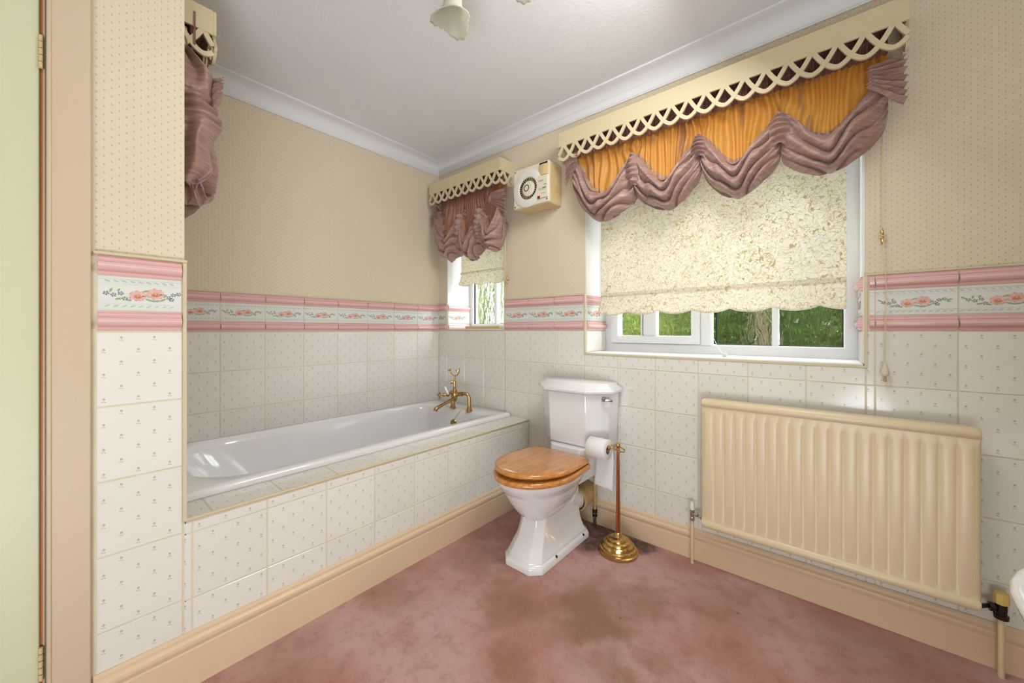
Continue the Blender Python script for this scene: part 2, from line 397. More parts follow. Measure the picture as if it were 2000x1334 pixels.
def disc(mb, x, z, rx, rz, ang, y, mi, n=8, y2=None):
    ca, sa = math.cos(ang), math.sin(ang)
    pts = []
    for k in range(n):
        t = 2 * PI * k / n; a = rx * math.cos(t); b = rz * math.sin(t); pts.append((x + a * ca - b * sa, z + a * sa + b * ca))
    b0 = len(mb.v); mb.v += [(px, -.006, pz) for px, pz in pts] + [(px, -y, pz) for px, pz in pts]
    for k in range(n): mb.f.append((b0 + k, b0 + (k + 1) % n, b0 + n + (k + 1) % n, b0 + n + k)); mb.m.append(mi)
    mb.f.append(tuple(b0 + n + k for k in range(n))); mb.m.append(mi)
def decor_tile(x0, x1, h=.094):
    key = ('d', round(x0, 4), round(x1, 4))
    if key in cache: return cache[key]
    mb = MB(); mb.box(x0, -.006, 0, x1, 0, h)
    def rail(za, zb, d): mb.box(x0, -d, za, x1, -.0055, zb)
    rail(.003, .007, .0078); rail(h - .007, h - .003, .0078); rail(.019, .0205, .0070); rail(h - .0205, h - .019, .0070)
    k = 0
    while True:
        x = .008 + k * .0165; k += 1
        if x > .195: break
        if x - .006 < x0 or x + .006 > x1: continue
        disc(mb, x, .0128, .0062, .0019, .45, .0072, 1, 6); disc(mb, x, h - .0128, .0062, .0019, -.45, .0072, 1, 6)
    def D(x, z, rx, rz, a, y, mi, n=8):
        if x - rx > x0 and x + rx < x1: disc(mb, x, z, rx, rz, a, y, mi, n)
    R = random.Random(3)
    for (cx, cz, s) in ((.084, .043, 1.0), (.121, .050, 1.08)):
        D(cx, cz, .0155 * s, .0125 * s, 0, .0070, 2, 14)
        for q in range(9):
            t = 2 * PI * q / 9 + .3; D(cx + .0125 * s * math.cos(t), cz + .0098 * s * math.sin(t), .0056 * s, .0045 * s, t, .0074 + .0001 * (q % 2), 2)
        for q in range(5):
            t = PI + .5 * q; D(cx + .0085 * s * math.cos(t + .6), cz + .0062 * s * math.sin(t + .6), .0042, .0012, t + PI / 2, .0079, 3, 6)
        D(cx, cz - .001, .0062, .0042, 0, .0078, 3); D(cx, cz, .0032, .0026, 0, .0081, 6)
        for q in range(7):
            t = 2 * PI * q / 7; D(cx + .017 * s * math.cos(t), cz + .0138 * s * math.sin(t), .0018, .0011, t + 1.5, .0076, 3, 6)
    for (cx, cz) in ((.022, .047), (.036, .043), (.050, .048), (.058, .034), (.150, .041), (.160, .050), (.172, .053), (.156, .036)):
        for q in range(5):
            t = 2 * PI * q / 5 + cx * 50; D(cx + .0045 * math.cos(t), cz + .0040 * math.sin(t), .0019, .0017, 0, .0071, 4, 6)
        D(cx, cz, .0018, .0018, 0, .0073, 6, 6)
    for (cx, cz, a, l) in ((.012, .054, -.5, .008), (.031, .056, 1.2, .006), (.046, .057, 1.0, .005), (.046, .033, .2, .008), (.100, .057, .4, .006), (.108, .032, -.3, .009), (.122, .030, .1, .010), (.137, .034, .5, .008), (.142, .046, .9, .006), (.184, .051, .3, .007), (.181, .045, -.4, .006), (.066, .030, -.3, .006)):
        D(cx, cz, l, .0026, a, .0070, 5, 6)
    me = mb.mesh('border_tile', ['decor', 'decor_grey', 'pink', 'rose', 'blue', 'leafgl', 'yellow'], 0); cache[key] = me; return me
ROT = {'-y': Matrix.Identity(3), '+x': Matrix.Rotation(PI / 2, 3, 'Z'), '-x': Matrix.Rotation(-PI / 2, 3, 'Z'),
       'up': Matrix(((0, 0, -1), (1, 0, 0), (0, -1, 0)))}
def put(name, me, face, org, parent):
    o = bpy.data.objects.new(name, me); COL.objects.link(o); o.parent = parent
    m = ROT[face].to_4x4(); m.translation = Vector(org); o.matrix_local = m; return o
G = .004
def tile_rect(face, fn, g0, a0, a1, z0, z1, zrow, parent, pitch=P):
    """one row; a = along coordinate in wall axis; g0 = phase of the grid; fn(a,z)->world origin on the wall plane (tile back)"""
    k = math.floor((a0 - g0) / pitch + 1e-4)
    while g0 + k * pitch < a1 - .004:
        s = g0 + k * pitch; x0 = max(0 + G / 2, a0 - s + G / 2); x1 = min(pitch - G / 2, a1 - s - G / 2)
        if x1 - x0 > .006:
            put('tile', flat_tile(x0, x1, max(G / 2, z0 - zrow + G / 2), min(pitch - G / 2, z1 - zrow - G / 2)), face, fn(s, zrow), parent)
        k += 1
def tile_rows(face, fn, g0, a0, a1, z0, z1, zg, parent, pitch=P):
    k = math.floor((z0 - zg) / pitch + 1e-4)
    while zg + k * pitch < z1 - .004:
        zr = zg + k * pitch
        tile_rect(face, fn, g0, a0, a1, max(z0, zr), min(z1, zr + pitch), zr, parent, pitch); k += 1
def border(face, fn, g0, a0, a1, parent, zb=TB, pitch=P):
    k = math.floor((a0 - g0) / pitch + 1e-4)
    while g0 + k * pitch < a1 - .004:
        s = g0 + k * pitch; x0 = max(G / 2, a0 - s + G / 2); x1 = min(pitch - G / 2, a1 - s - G / 2)
        if x1 - x0 > .006:
            put('border_strip', strip_tile(x0, x1, .0535), face, fn(s, zb + .002), parent)
            put('border_tile', decor_tile(x0, x1), face, fn(s, zb + .0575), parent)
            put('border_strip', strip_tile(x0, x1, .0535), face, fn(s, zb + .1535), parent)
        k += 1
TY = WY + .006
fw = lambda a, z: (a, TY, z)
gx = -1.105
tile_rows('-y', fw, gx, WX + .001, W2[0], .10, TB, TB - 6 * P, wall_back)
tile_rows('-y', fw, gx, W2[0], W2[1], .10, TB, TB - 6 * P, wall_back)
tile_rows('-y', fw, gx, W2[1], W1[0] - .004, .10, TB, TB - 6 * P, wall_back)
tile_rows('-y', fw, gx, W1[0] - .004, W1[1] + .004, .10, W1[2] - .006, TB - 6 * P, wall_back)
tile_rows('-y', fw, gx, W1[1] + .004, .56, .10, TB, TB - 6 * P, wall_back)
border('-y', fw, gx, WX + .001, W2[0] - .004, wall_back); border('-y', fw, gx, W2[1] + .004, W1[0] - .008, wall_back); border('-y', fw, gx, W1[1] + .012, .56, wall_back)
fl = lambda a, z: (WX - .006, a, z)
tile_rows('+x', fl, .526, NY + .002, WY - .001, .47, TB - .008, TB - .008 - 6 * P, wall_alcove); border('+x', fl, .526, NY + .002, WY - .001, wall_alcove, TB - .006)
fp = lambda a, z: (PX - .006, a, z)
tile_rows('+x', fp, .258 - P, .056, NY - .004, .08, TB, TB - 6 * P - .004, wall_left, P + .0004)
border('+x', fp, .257 - P, .058, NY - .006, wall_left, TB)

# bath boxing -------------------------------------------------------
LZ = .513
sur = thing('bath_surround', 'tiled boxing and ledge along the side of the white bath', 'bath panel')
MB().box(PX - .04, NY + .003, 0, PX - .0013, WY, LZ - .006).box(PX - .16, NY + .003, LZ - .05, PX - .003, WY, LZ - .0013).build('backing', 'grout', sur, 0)
tile_rows('+x', fp, .258, NY - .003, WY - .001, .10, LZ - .012, .466 - 3 * P, sur)
tile_rect('+x', fp, .258, NY - .003, WY - .001, .466, .466 + .001, .466, sur) if False else None
k = 0
fu = lambda a, z: (z, a, LZ - .006)
s = .258 - P + .05
while s < WY:
    y0 = max(s, NY + .002); y1 = min(s + P, WY - .001)
    put('tile', flat_tile(y0 - s + G / 2, y1 - s - G / 2, .004, .150), 'up', (PX + .0, s, LZ - .006), sur); s += P
tr = MB()
tr.tube([(PX + .0005, NY - .003, LZ - .003), (PX + .0005, WY - .002, LZ - .003)], .0055, 8)
tr.build('edge_trim', 'trim', sur)
rebase(sur, (PX - .05, 1.1, 0))

# trims ------------------------------------------------------------
def trim(i, mb, mat='trim', label=None, bev=0):
    return tag(mb.build('trim_%d' % i, mat, bev=bev), label, kind='structure')
t = MB(); zt = TB + .2085
t.box(WX, WY - .004, zt, W2[0], PY, zt + .007); t.box(W2[1], WY - .004, zt, W1[0], PY, zt + .007); t.box(W1[1], WY - .004, zt, RX, PY, zt + .007)
trim(1, t, label='cream bead along the top of the window wall tiles')
trim(2, B(WX - .006, NY, zt - .008, WX + .004, WY, zt - .001), label='cream bead along the top of the bath wall tiles')
trim(3, MB().box(PX - .006, .052, zt, PX + .008, NY + .004, zt + .007).box(PX - .006, NY - .005, LZ, PX + .004, NY + .004, zt), label='cream edge trim around the end of the tiled nib')
trim(4, MB().box(W1[0] - .006, WY - .003, W1[2] - .0008, W1[0] + .001, PY, zt + .007).box(W1[1] - .001, WY - .003, W1[2] - .0008, W1[1] + .008, PY, zt + .007).box(W1[0] - .006, WY - .003, W1[2] - .008, W1[1] + .008, PY, W1[2] - .001), label='cream edge trim around the large window opening')
trim(5, MB().box(W2[0] - .005, WY - .003, W2[2] - .0008, W2[0] + .001, PY, zt + .007).box(W2[0] - .005, WY - .003, W2[2] - .005, W2[1] + .004, PY, W2[2] - .001).box(W2[1] - .001, WY - .003, W2[2] - .0008, W2[1] + .004, PY, 2.0), label='cream edge trim around the small window opening')
# coving
def cove_prof():
    p = [(0, -.082), (.006, -.084), (.008, -.076)]
    for k in range(8):
        a = PI / 2 * k / 7; p.append((.010 + .078 * (1 - math.cos(a)), -.076 + .064 * math.sin(a)))
    p += [(.096, -.010), (.104, -.008), (.104, 0), (0, 0)]
    return p
cp = cove_prof()
ya = PY; xa = WX - .006
def cove(i, pts, lab):
    rings = [[(x + sx * d, y + sy * d, CZ + h) for d, h in cp] for (x, y, sx, sy) in pts]
    tag(MB().loft(rings).build('trim_%d' % i, 'cove', smooth=50), lab, kind='structure')
cove(6, [(xa, NY, 1, 1), (xa, ya, 1, -1)], 'white coving along the alcove wall')
cove(7, [(xa, ya, 1, -1), (RX, ya, -1, -1)], 'white coving above the windows')
cove(8, [(xa, NY, 1, 1), (PX - .006, NY, 1, 1)], 'white coving at the head end of the bath')

# skirting ---------------------------------------------------------
def skirt(h, fn, a0, a1):
    pr = [(0, 0), (.018, 0), (.018, h - .055), (.0155, h - .052), (.0165, h - .047), (.021, h - .040), (.0225, h - .033), (.021, h - .026), (.015, h - .021), (.013, h - .018), (.013, h - .010), (.008, h - .002), (0, h)]
    return MB().loft([[fn(a0, d, z) for d, z in pr], [fn(a1, d, z) for d, z in pr]])
tag(skirt(.168, lambda a, d, z: (PX - .004 + d, a, z), .052, WY).build('baseboard_left', 'cream_gloss', smooth=30), 'cream moulded skirting along the bath panel', kind='structure')
tag(skirt(.146, lambda a, d, z: (a, WY + .004 - d, z), PX, RX).build('baseboard_back', 'cream_gloss', smooth=30), 'cream moulded skirting below the radiator wall', kind='structure')

# door -------------------------------------------------------------
door = thing('door_1', 'cream painted door at the left edge with knuckled hinges', None, kind='structure')
B(PX - .04, -.90, .01, PX + .001, -.0375, 2.0).build('door_leaf', 'door', door, bev=.003)
B(PX - .05, -.0375, .0, PX - .006, -.0330, 2.0).build('lit_gap_strip', 'door_gap', door)
c = MB().box(PX - .03, -.033, 0, PX + .0, -.027, 2.01).box(PX - .01, -.027, 0, PX + .014, .048, 2.03).box(PX - .01, -.027, 0, PX + .018, -.018, 2.03)
c.build('architrave', 'casing', door, bev=.003)
for zc in (1.783, .26):
    h = MB()
    for q in range(5): h.lathe([(.0, 0), (.0046, .001), (.0046, .0155), (0, .0165)], (PX + .004, -.0355, zc - .042 + q * .0168), seg=10)
    h.build('hinge', 'plastic_tan', door)
rebase(door, (PX, -.45, 0))

# windows ----------------------------------------------------------
FY = 2.195     # room-side face of frames
def frame_rect(mb, x0, x1, z0, z1, wdt, y0, y1, ch=.006):
    """mitred rectangular frame with a chamfered inner edge"""
    o = [(x0, z0), (x1, z0), (x1, z1), (x0, z1)]
    i1 = [(x0 + wdt - ch, z0 + wdt - ch), (x1 - wdt + ch, z0 + wdt - ch), (x1 - wdt + ch, z1 - wdt + ch), (x0 + wdt - ch, z1 - wdt + ch)]
    i2 = [(x0 + wdt, z0 + wdt), (x1 - wdt, z0 + wdt), (x1 - wdt, z1 - wdt), (x0 + wdt, z1 - wdt)]
    L = [[(a, y1, b) for a, b in o], [(a, y0, b) for a, b in o], [(a, y0, b) for a, b in i1], [(a, y0 + ch, b) for a, b in i2], [(a, y1, b) for a, b in i2]]
    b = len(mb.v)
    for r in L: mb.v += r
    for k in range(5):
        for j in range(4):
            a = b + k * 4 + j; c_ = b + k * 4 + (j + 1) % 4; d = (b + ((k + 1) % 5) * 4)
            mb.f.append((a, c_, d + (j + 1) % 4, d + j)); mb.m.append(0)
    return mb
def pane(parent, x0, x1, z0, z1, y=2.222):
    return B(x0, y, z0, x1, y + .004, z1).build('pane', 'glass', parent, 0)
win = thing('window_1', 'wide white framed window with rippled glass behind the patterned blind', None, kind='structure')
x0, x1, z0, z1 = W1
MB().box(x0 + .0, PY - .002, z0 - .0005, x1, FY + .06, z0 + .006).build('window_board', 'plaster_white', win, 0)
mr = MB().box(x0 - .0005, PY - .002, z0, x0 + .004, FY + .06, z1).box(x1 - .004, PY - .002, z0, x1 + .0005, FY + .06, z1).box(x0, PY - .002, z1 - .004, x1, FY + .06, z1 + .0005)
mr.build('reveal_lining', 'plaster_white', win, 0)
fz0 = z0 + .006
frame_rect(MB(), x0 + .004, x1 - .004, fz0, z1 - .004, .052, FY, FY + .055).build('outer_frame', 'gloss_white', win, 30)
B(-.545, FY, fz0 + .04, -.492, FY + .055, z1 - .05).build('mullion', 'gloss_white', win, bev=.004)
s1 = frame_rect(MB(), -1.048, -.545, fz0 + .052, z1 - .056, .044, FY - .012, FY + .045).build('opening_sash', 'gloss_white', win, 30)
B(-.868, FY - .004, 1.06, -.776, FY + .04, z1 - .10).build('glazing_bar', 'gloss_white', win, bev=.004)
B(-.8565, FY - .006, 1.03, -.852, FY - .0035, z1 - .08).build('sash_joint', 'grey_print', win, 0)
pane(win, -1.006, -.866, 1.05, z1 - .09); pane(win, -.778, -.587, 1.05, z1 - .09)
g = frame_rect(MB(), -.4735, .0335, 1.012, z1 - .056, .007, FY + .012, FY + .024, .001).build('glazing_gasket', 'black', win, 0)
B(-.229, FY + .008, 1.012, -.203, FY + .05, z1 - .06).build('glazing_bar', 'gloss_white', win, bev=.003)
pane(win, -.4735, -.229, 1.012, z1 - .06); pane(win, -.203, .0335, 1.012, z1 - .06)
# jamb tiles
def jamb(face, X, a0, a1, zb0, parent, sgn):
    f = (lambda a, z: (X, a, z)) if face == '+x' else (lambda a, z: (X, -a, z))
    b0, b1 = (a0, a1) if face == '+x' else (-a1, -a0)
    if TB - zb0 > .01: tile_rect(face, f, b0, b0, b1, zb0, TB, TB - P, parent)
    border(face, f, b0, b0, b1, parent, TB, .24)
jamb('+x', x0 + .003, WY + .004, FY - .001, z0 + .007, win, 1)
jamb('-x', x1 - .003, WY + .004, FY - .001, z0 + .007, win, -1)
rebase(win, (-.5, 2.2, z0))

win2 = thing('window_2', 'narrow white framed window above the bath taps', None, kind='structure')
x0, x1, z0, z1 = W2
MB().box(x0, PY - .002, z0 - .0005, x1, FY + .06, z0 + .006).build('window_board', 'plaster_white', win2, 0)
MB().box(x0 - .0005, PY - .002, z0, x0 + .004, FY + .06, z1).box(x1 - .004, PY - .002, z0, x1 + .0005, FY + .06, z1).box(x0, PY - .002, z1 - .004, x1, FY + .06, z1 + .0005).build('reveal_lining', 'plaster_white', win2, 0)
frame_rect(MB(), x0 + .004, x1 - .004, z0 + .006, z1 - .004, .042, FY, FY + .055).build('outer_frame', 'gloss_white', win2, 30)
frame_rect(MB(), -2.280, -1.770, 1.138, z1 - .05, .007, FY + .012, FY + .024, .001).build('glazing_gasket', 'black', win2, 0)
B(-2.048, FY + .006, 1.142, -2.022, FY + .05, z1 - .06).build('glazing_bar', 'gloss_white', win2, bev=.003)
pane(win2, -2.28, -2.048, 1.138, z1 - .06); pane(win2, -2.022, -1.77, 1.138, z1 - .06)
jamb('+x', x0 + .003, WY + .004, FY - .001, z0 + .007, win2, 1)
rebase(win2, (-2.0, 2.2, z0))
tag(B(-2.19, 2.02, 1.1005, -1.83, 2.06, 1.122).build('wooden_strip', 'plastic_tan', bev=.003), 'tan wooden strip lying on the small window sill', 'strip')

# ================================================================== BIG OBJECTS
# ---- bath --------------------------------------------------------
def rr(x0, x1, y0, y1, rh, rf, z, n=12):
    """rounded rectangle, corner radii rh at the head end (low y) and rf at the foot; rh may be a tuple (rx, ry)"""
    rhx, rhy = rh if isinstance(rh, tuple) else (rh, rh)
    pts = []
    def arc(cx, cy, rx, ry, a0):
        for k in range(n + 1):
            a = a0 + PI / 2 * k / n; pts.append((cx + rx * math.cos(a), cy + ry * math.sin(a), z))
    arc(x1 - rf, y1 - rf, rf, rf, 0); arc(x0 + rf, y1 - rf, rf, rf, PI / 2)
    arc(x0 + rhx, y0 + rhy, rhx, rhy, PI); arc(x1 - rhx, y0 + rhy, rhx, rhy, 1.5 * PI)
    return pts
bath = thing('bath', 'white built-in bath with gold taps, below the floral tile border', 'bath')
bx0, bx1, by0, by1 = WX + .001, -1.655, NY + .012, WY - .008
R = [rr(bx0, bx1, by0, by1, .02, .02, LZ + .001), rr(bx0, bx1, by0, by1, .02, .02, .528), rr(bx0 + .004, bx1 - .004, by0 + .004, by1 - .004, .02, .02, .536), rr(bx0 + .010, bx1 - .012, by0 + .010, by1 - .010, .02, .02, .539),
     rr(bx0 + .050, bx1 - .060, by0 + .040, by1 - .150, (.25, .22), .10, .538), rr(bx0 + .062, bx1 - .070, by0 + .055, by1 - .165, (.25, .22), .10, .530), rr(bx0 + .072, bx1 - .078, by0 + .075, by1 - .172, (.245, .22), .10, .505),
     rr(bx0 + .088, bx1 - .092, by0 + .13, by1 - .185, (.235, .23), .09, .42), rr(bx0 + .110, bx1 - .112, by0 + .23, by1 - .20, (.215, .24), .09, .28), rr(bx0 + .135, bx1 - .135, by0 + .33, by1 - .225, (.19, .2), .09, .18),
     rr(bx0 + .175, bx1 - .175, by0 + .42, by1 - .27, (.15, .15), .08, .145), rr(bx0 + .24, bx1 - .24, by0 + .55, by1 - .36, (.1, .1), .05, .138)]
MB().loft(R, cap0=False, cap1=True).build('tub', 'bath', bath, 60)
MB().lathe([(.022, 0), (.022, .003), (.015, .004)], ((bx0 + bx1) / 2, by1 - .45, .139), seg=20).build('waste_ring', 'brass', bath)
rebase(bath, (-2.04, 1.1, .138))

# ---- bath mixer --------------------------------------------------
tap = thing('bath_mixer_tap', 'aged gold bath mixer with shower cradle on the bath corner', 'tap')
T = lambda mb, name, mat='brass_dark': mb.build(name, mat, tap)
zb = .5385
for (px, py) in ((-2.067, 1.79), (-1.899, 1.79)):
    m = MB().lathe([(.022, 0), (.022, .006), (.018, .014), (.0145, .03), (.013, .05), (.0128, .085)], (px, py, zb), seg=20)
    pts = [Vector((px, py, zb + .08))]
    cx = -1.985; dx = cx - px; dy = 1.735 - py
    for k in range(9):
        a = PI / 2 * k / 8; f = .30 * (1 - math.cos(a)); pts.append(Vector((px + dx * f, py + dy * f, zb + .085 + .034 * math.sin(a))))
    pts.append(Vector((px + dx * .8, py + dy * .8, zb + .117)))
    m.tube(pts, .0125, 14); T(m, 'pillar')
bc = Vector((-1.985, 1.735, zb + .112))
for (ex, lbl) in ((-2.04, 'l'), (-1.935, 'r')):
    d = Vector((ex, 1.755, zb + .117)) - bc
    T(MB().lathe([(.012, 0), (.016, .002), (.016, .012), (.0145, .014), (.0145, .045), (.0165, .047), (.0165, .054)], bc + d * .1, d, 20), 'union_collar')
T(MB().lathe([(.0, -.05), (.012, -.048), (.017, -.035), (.021, -.01), (.021, .01), (.017, .028), (.012, .038), (.009, .05)], bc, (0, 0, 1), 24), 'valve_body')
# spout
sp_ = [bc + Vector((0, -.005, -.03)), bc + Vector((-.004, -.04, -.040)), bc + Vector((-.008, -.09, -.056)), bc + Vector((-.012, -.135, -.070)), bc + Vector((-.013, -.152, -.080)), bc + Vector((-.013, -.156, -.092))]
T(MB().tube(sp_, [.013, .0115, .011, .0125, .0145, .014], 14), 'spout')
# riser and cradle
r = MB().lathe([(.009, .04), (.011, .044), (.011, .05), (.0075, .054), (.0075, .09), (.012, .078), (.012, .09), (.008, .094), (.0065, .13)], bc, seg=18)
T(r, 'riser')
T(MB().lathe([(.007, 0), (.007, .016), (.010, .017), (.010, .024)], bc + Vector((0, -.005, .084)), (-.5, -.8, 0), 14).lathe([(.0, .0242), (.0075, .0243)], bc + Vector((0, -.005, .084)), (-.5, -.8, 0), 14), 'hose_outlet')
cr = []
for k in range(17):
    a = PI * (1.0 + k / 16); cr.append(bc + Vector((.045 * math.cos(a), 0, .166 + .038 * math.sin(a))))
cr = [bc + Vector((-.052, 0, .182))] + cr + [bc + Vector((.052, 0, .182))]
T(MB().tube(cr, [.0032] + [.0042] * 17 + [.0032], 10).tube([bc + Vector((-.044, 0, .168)), bc + Vector((-.040, -.016, .160)), bc + Vector((-.044, -.026, .172))], .0034, 8).tube([bc + Vector((.044, 0, .168)), bc + Vector((.040, -.016, .160)), bc + Vector((.044, -.026, .172))], .0034, 8), 'shower_cradle', 'brass')
# lever and cross handles
d = Vector((-.35, -.75, .02)).normalized()
for (sx, nm) in ((-1, 'l'), (1, 'r')):
    b0 = bc + Vector((sx * .042, -.01, -.005)); dd = Vector((sx * .25 if sx > 0 else -.55, -.8, 0)).normalized()
    h = MB().lathe([(.012, 0), (.014, .008), (.014, .018), (.009, .022), (.009, .035), (.013, .037), (.013, .043), (.006, .046), (.006, .060), (.009, .062), (.009, .072), (0, .09)], b0, dd, 16)
    hub = b0 + dd * .067; u = Vector((0, 0, 1)); v = dd.cross(u)
    for q in range(4):
        a = PI / 4 + PI / 2 * q; e = hub + (math.cos(a) * u + math.sin(a) * v) * .024
        h.tube([hub, e], [.003, .0036], 8); h.lathe([(0, -.005), (.004, -.003), (.005, 0), (.004, .003), (0, .005)], e, seg=8)
    if sx < 0: T(h, 'cross_handle')
T(MB().lathe([(.004, 0), (.0065, .006), (.0085, .03), (.0085, .05), (.005, .058), (0, .06)], bc + Vector((-.03, -.03, .0)), (-.45, -.25, 1), 14), 'diverter_lever', 'ceramic')
rebase(tap, (-1.985, 1.76, zb))

# plug hanging on its chain
plug = thing('bath_plug', 'gold bath plug hanging on a chain from the overflow below the taps', 'plug')
pc = Vector((-1.955, 1.700, .470))
MB().lathe([(0, -.004), (.018, -.004), (.021, 0), (.021, .007), (.017, .010), (.015, .008), (.005, .008), (.004, .014), (0, .014)], pc, (.45, -.85, .1), 20).build('plug_disc', 'brass_dark', plug)
pm = MB()
for q in range(6):
    a = 2 * PI * q / 6; u = Vector((.45, -.85, .1)).normalized(); e1 = u.orthogonal().normalized(); e2 = u.cross(e1)
    pm.lathe([(.0028, 0), (.0028, .0008)], pc + u * .0085 + (e1 * math.cos(a) + e2 * math.sin(a)) * .010, u, 8)
pm.build('plug_holes', 'black', plug)
for dx in (-.004, .004):
    MB().tube([pc + Vector((dx * .3, 0, .015)), (pc.x + dx, 1.722, .505), (pc.x + dx, 1.760, .536), (-1.960 + dx, 1.778, .540)], .0009, 6).build('chain', 'brass_dark', plug)
rebase(plug, pc)

# ---- toilet ------------------------------------------------------
TXc = -1.098
toi = thing('toilet', 'white close-coupled toilet with wooden seat and lid under the window', 'toilet')
def octr(hx, y0, y1, ch, z): return oct_ring(TXc - hx, TXc + hx, y0, y1, ch, z)
rings = [octr(.112, 1.330, 1.835, .045, 0.0), octr(.112, 1.330, 1.835, .045, .026), octr(.108, 1.334, 1.831, .044, .034), octr(.101, 1.343, 1.822, .042, .038), octr(.101, 1.343, 1.822, .042, .046), octr(.095, 1.352, 1.812, .04, .056),
         octr(.086, 1.372, 1.800, .038, .09), octr(.078, 1.396, 1.792, .035, .12), octr(.073, 1.418, 1.788, .034, .18), octr(.071, 1.432, 1.786, .034, .24), octr(.075, 1.44, 1.786, .034, .33)]
MB().loft(rings).build('pedestal', 'ceramic', toi, bev=.006, seg=3)
def sr(ax, y0, y1, z, e=2.2, eb=2.6):
    cy = 1.52; return sup_ring(TXc, cy, ax, cy - y0, y1 - cy, e, z, 48, eb)
rings = [sr(.02, 1.47, 1.60, .178), sr(.055, 1.425, 1.66, .190), sr(.082, 1.395, 1.70, .212), sr(.110, 1.360, 1.73, .25), sr(.135, 1.328, 1.74, .295), sr(.150, 1.306, 1.745, .335),
         sr(.156, 1.297, 1.747, .352), sr(.164, 1.288, 1.75, .356), sr(.168, 1.283, 1.752, .372), sr(.176, 1.276, 1.755, .378), sr(.179, 1.272, 1.757, .400), sr(.172, 1.28, 1.752, .405)]
MB().loft(rings).build('bowl', 'ceramic', toi, 50)
MB().loft([oct_ring(TXc - .095, TXc + .105, 1.67, 1.93, .03, .30), oct_ring(TXc - .10, TXc + .11, 1.67, 1.93, .03, .36), oct_ring(TXc - .105, TXc + .125, 1.705, 1.932, .03, .40), oct_ring(TXc - .105, TXc + .125, 1.72, 1.932, .03, .474)]).build('cistern_shelf', 'ceramic', toi, bev=.006, seg=3)
MB().tube([(TXc + .02, 1.70, .23), (TXc + .024, 1.76, .19), (TXc + .026, 1.815, .170)], [.062, .055, .050], 24).build('outlet_horn', 'ceramic', toi)
def cis(hx, yf, ch, z): # chamfered front corners
    return [(TXc - hx, 1.94, z), (TXc - hx, yf + ch, z), (TXc - hx + ch * 1.15, yf, z), (TXc + hx - ch * 1.15, yf, z), (TXc + hx, yf + ch, z), (TXc + hx, 1.94, z)]
MB().loft([cis(.196, 1.765, .075, .474), cis(.199, 1.758, .078, .482), cis(.206, 1.750, .082, .62), cis(.212, 1.742, .085, .757)]).build('cistern', 'ceramic', toi, bev=.007, seg=3)
lid = MB().loft([cis(.214, 1.740, .086, .757), cis(.232, 1.722, .092, .762), cis(.234, 1.720, .092, .776), cis(.226, 1.728, .090, .782), cis(.222, 1.732, .088, .788), cis(.205, 1.750, .080, .795), cis(.196, 1.760, .075, .806), cis(.188, 1.768, .070, .809)])
lid.build('cistern_lid', 'ceramic', toi, bev=.003, seg=2)
def dsh(s, z, y0=1.250, y1=1.712, hx=.198):
    """D outline: half ellipse at the front, squared at the back"""
    pts = []; yc = 1.50
    for k in range(25):
        t = PI + PI * k / 24; pts.append((TXc + (hx - s) * math.cos(t), yc + (yc - y0 - s) * math.sin(t), z))
    r_ = .05; hb = hx - s - .012
    for k in range(7):
        t = PI / 2 * k / 6; pts.append((TXc + hb - r_ + r_ * math.cos(t), y1 - s - r_ + r_ * math.sin(t), z))
    for k in range(7):
        t = PI / 2 + PI / 2 * k / 6; pts.append((TXc - hb + r_ + r_ * math.cos(t), y1 - s - r_ + r_ * math.sin(t), z))
    return pts
def tiltz(r, a, y1=1.71): return [(x, y, z + (y1 - y) * a) for x, y, z in r]
seat = MB().loft([dsh(.010, .404), dsh(.002, .408), dsh(0, .414), dsh(.0, .420), dsh(.003, .427), dsh(.010, .430)])
seat.build('seat', 'oak', toi, 60)
MB().loft([tiltz(dsh(s + .006, z), .028) for s, z in ((.010, .432), (.003, .435), (.0, .440), (.0, .445), (.004, .451), (.012, .455), (.035, .4575), (.08, .4585))]).build('lid', 'oak', toi, 60)
for sx in (-.075, .09): MB().lathe([(.012, -.018), (.012, .018)], (TXc + sx, 1.716, .425), (1, 0, 0), 14).build('seat_hinge', 'brass', toi)
for (bx_, by_) in ((TXc + .1045, 1.49), (TXc + .1045, 1.74)):
    MB().lathe([(.007, 0), (.007, .006), (.005, .008)], (bx_, by_, .030), (.8, 0, .6), 10).build('floor_bolt', 'dark_metal', toi)
lv = MB().lathe([(.013, 0), (.013, .004), (.010, .008), (.006, .012), (.006, .022)], (-.906, 1.800, .733), (.72, -.70, 0), 16)
lv.tube([(-.890, 1.785, .733), (-.878, 1.79, .733), (-.862, 1.806, .730)], [.006, .006, .008], 10)
lv.build('flush_lever', 'chrome', toi)
rebase(toi, (TXc, 1.58, 0))

wp = thing('waste_pipe', 'tan soil pipe collar joining the toilet to the wall', 'pipe')
MB().lathe([(.050, -.002), (.064, 0), (.066, .006), (.066, .016), (.060, .020), (.058, .13), (.058, .134)], (TXc + .026, 1.803, .170), (-.01, 1, .04), 32).build('collar', 'pipe', wp)
MB().lathe([(.0505, 0), (.054, .001), (.054, .004)], (TXc + .026, 1.799, .170), (0, 1, 0), 32).build('seal', 'black', wp)
rebase(wp, (TXc + .026, 1.87, .11))
sp = thing('supply_pipe', 'thin tan water pipe with black valve rising beside the toilet', 'pipe')
sx, sy = -1.012, 1.905
MB().tube([(sx, sy, .095), (sx, sy, .39), (sx - .003, sy, .412), (sx - .012, sy, .422), (sx - .03, sy, .426), (sx - .05, sy, .43), (sx - .055, sy, .47)], .0085, 12).build('pipe', 'pipe', sp)
MB().lathe([(.011, .055), (.011, .062), (.0135, .064), (.0135, .098), (.010, .100)], (sx, sy, 0), seg=12).build('valve', 'black', sp)
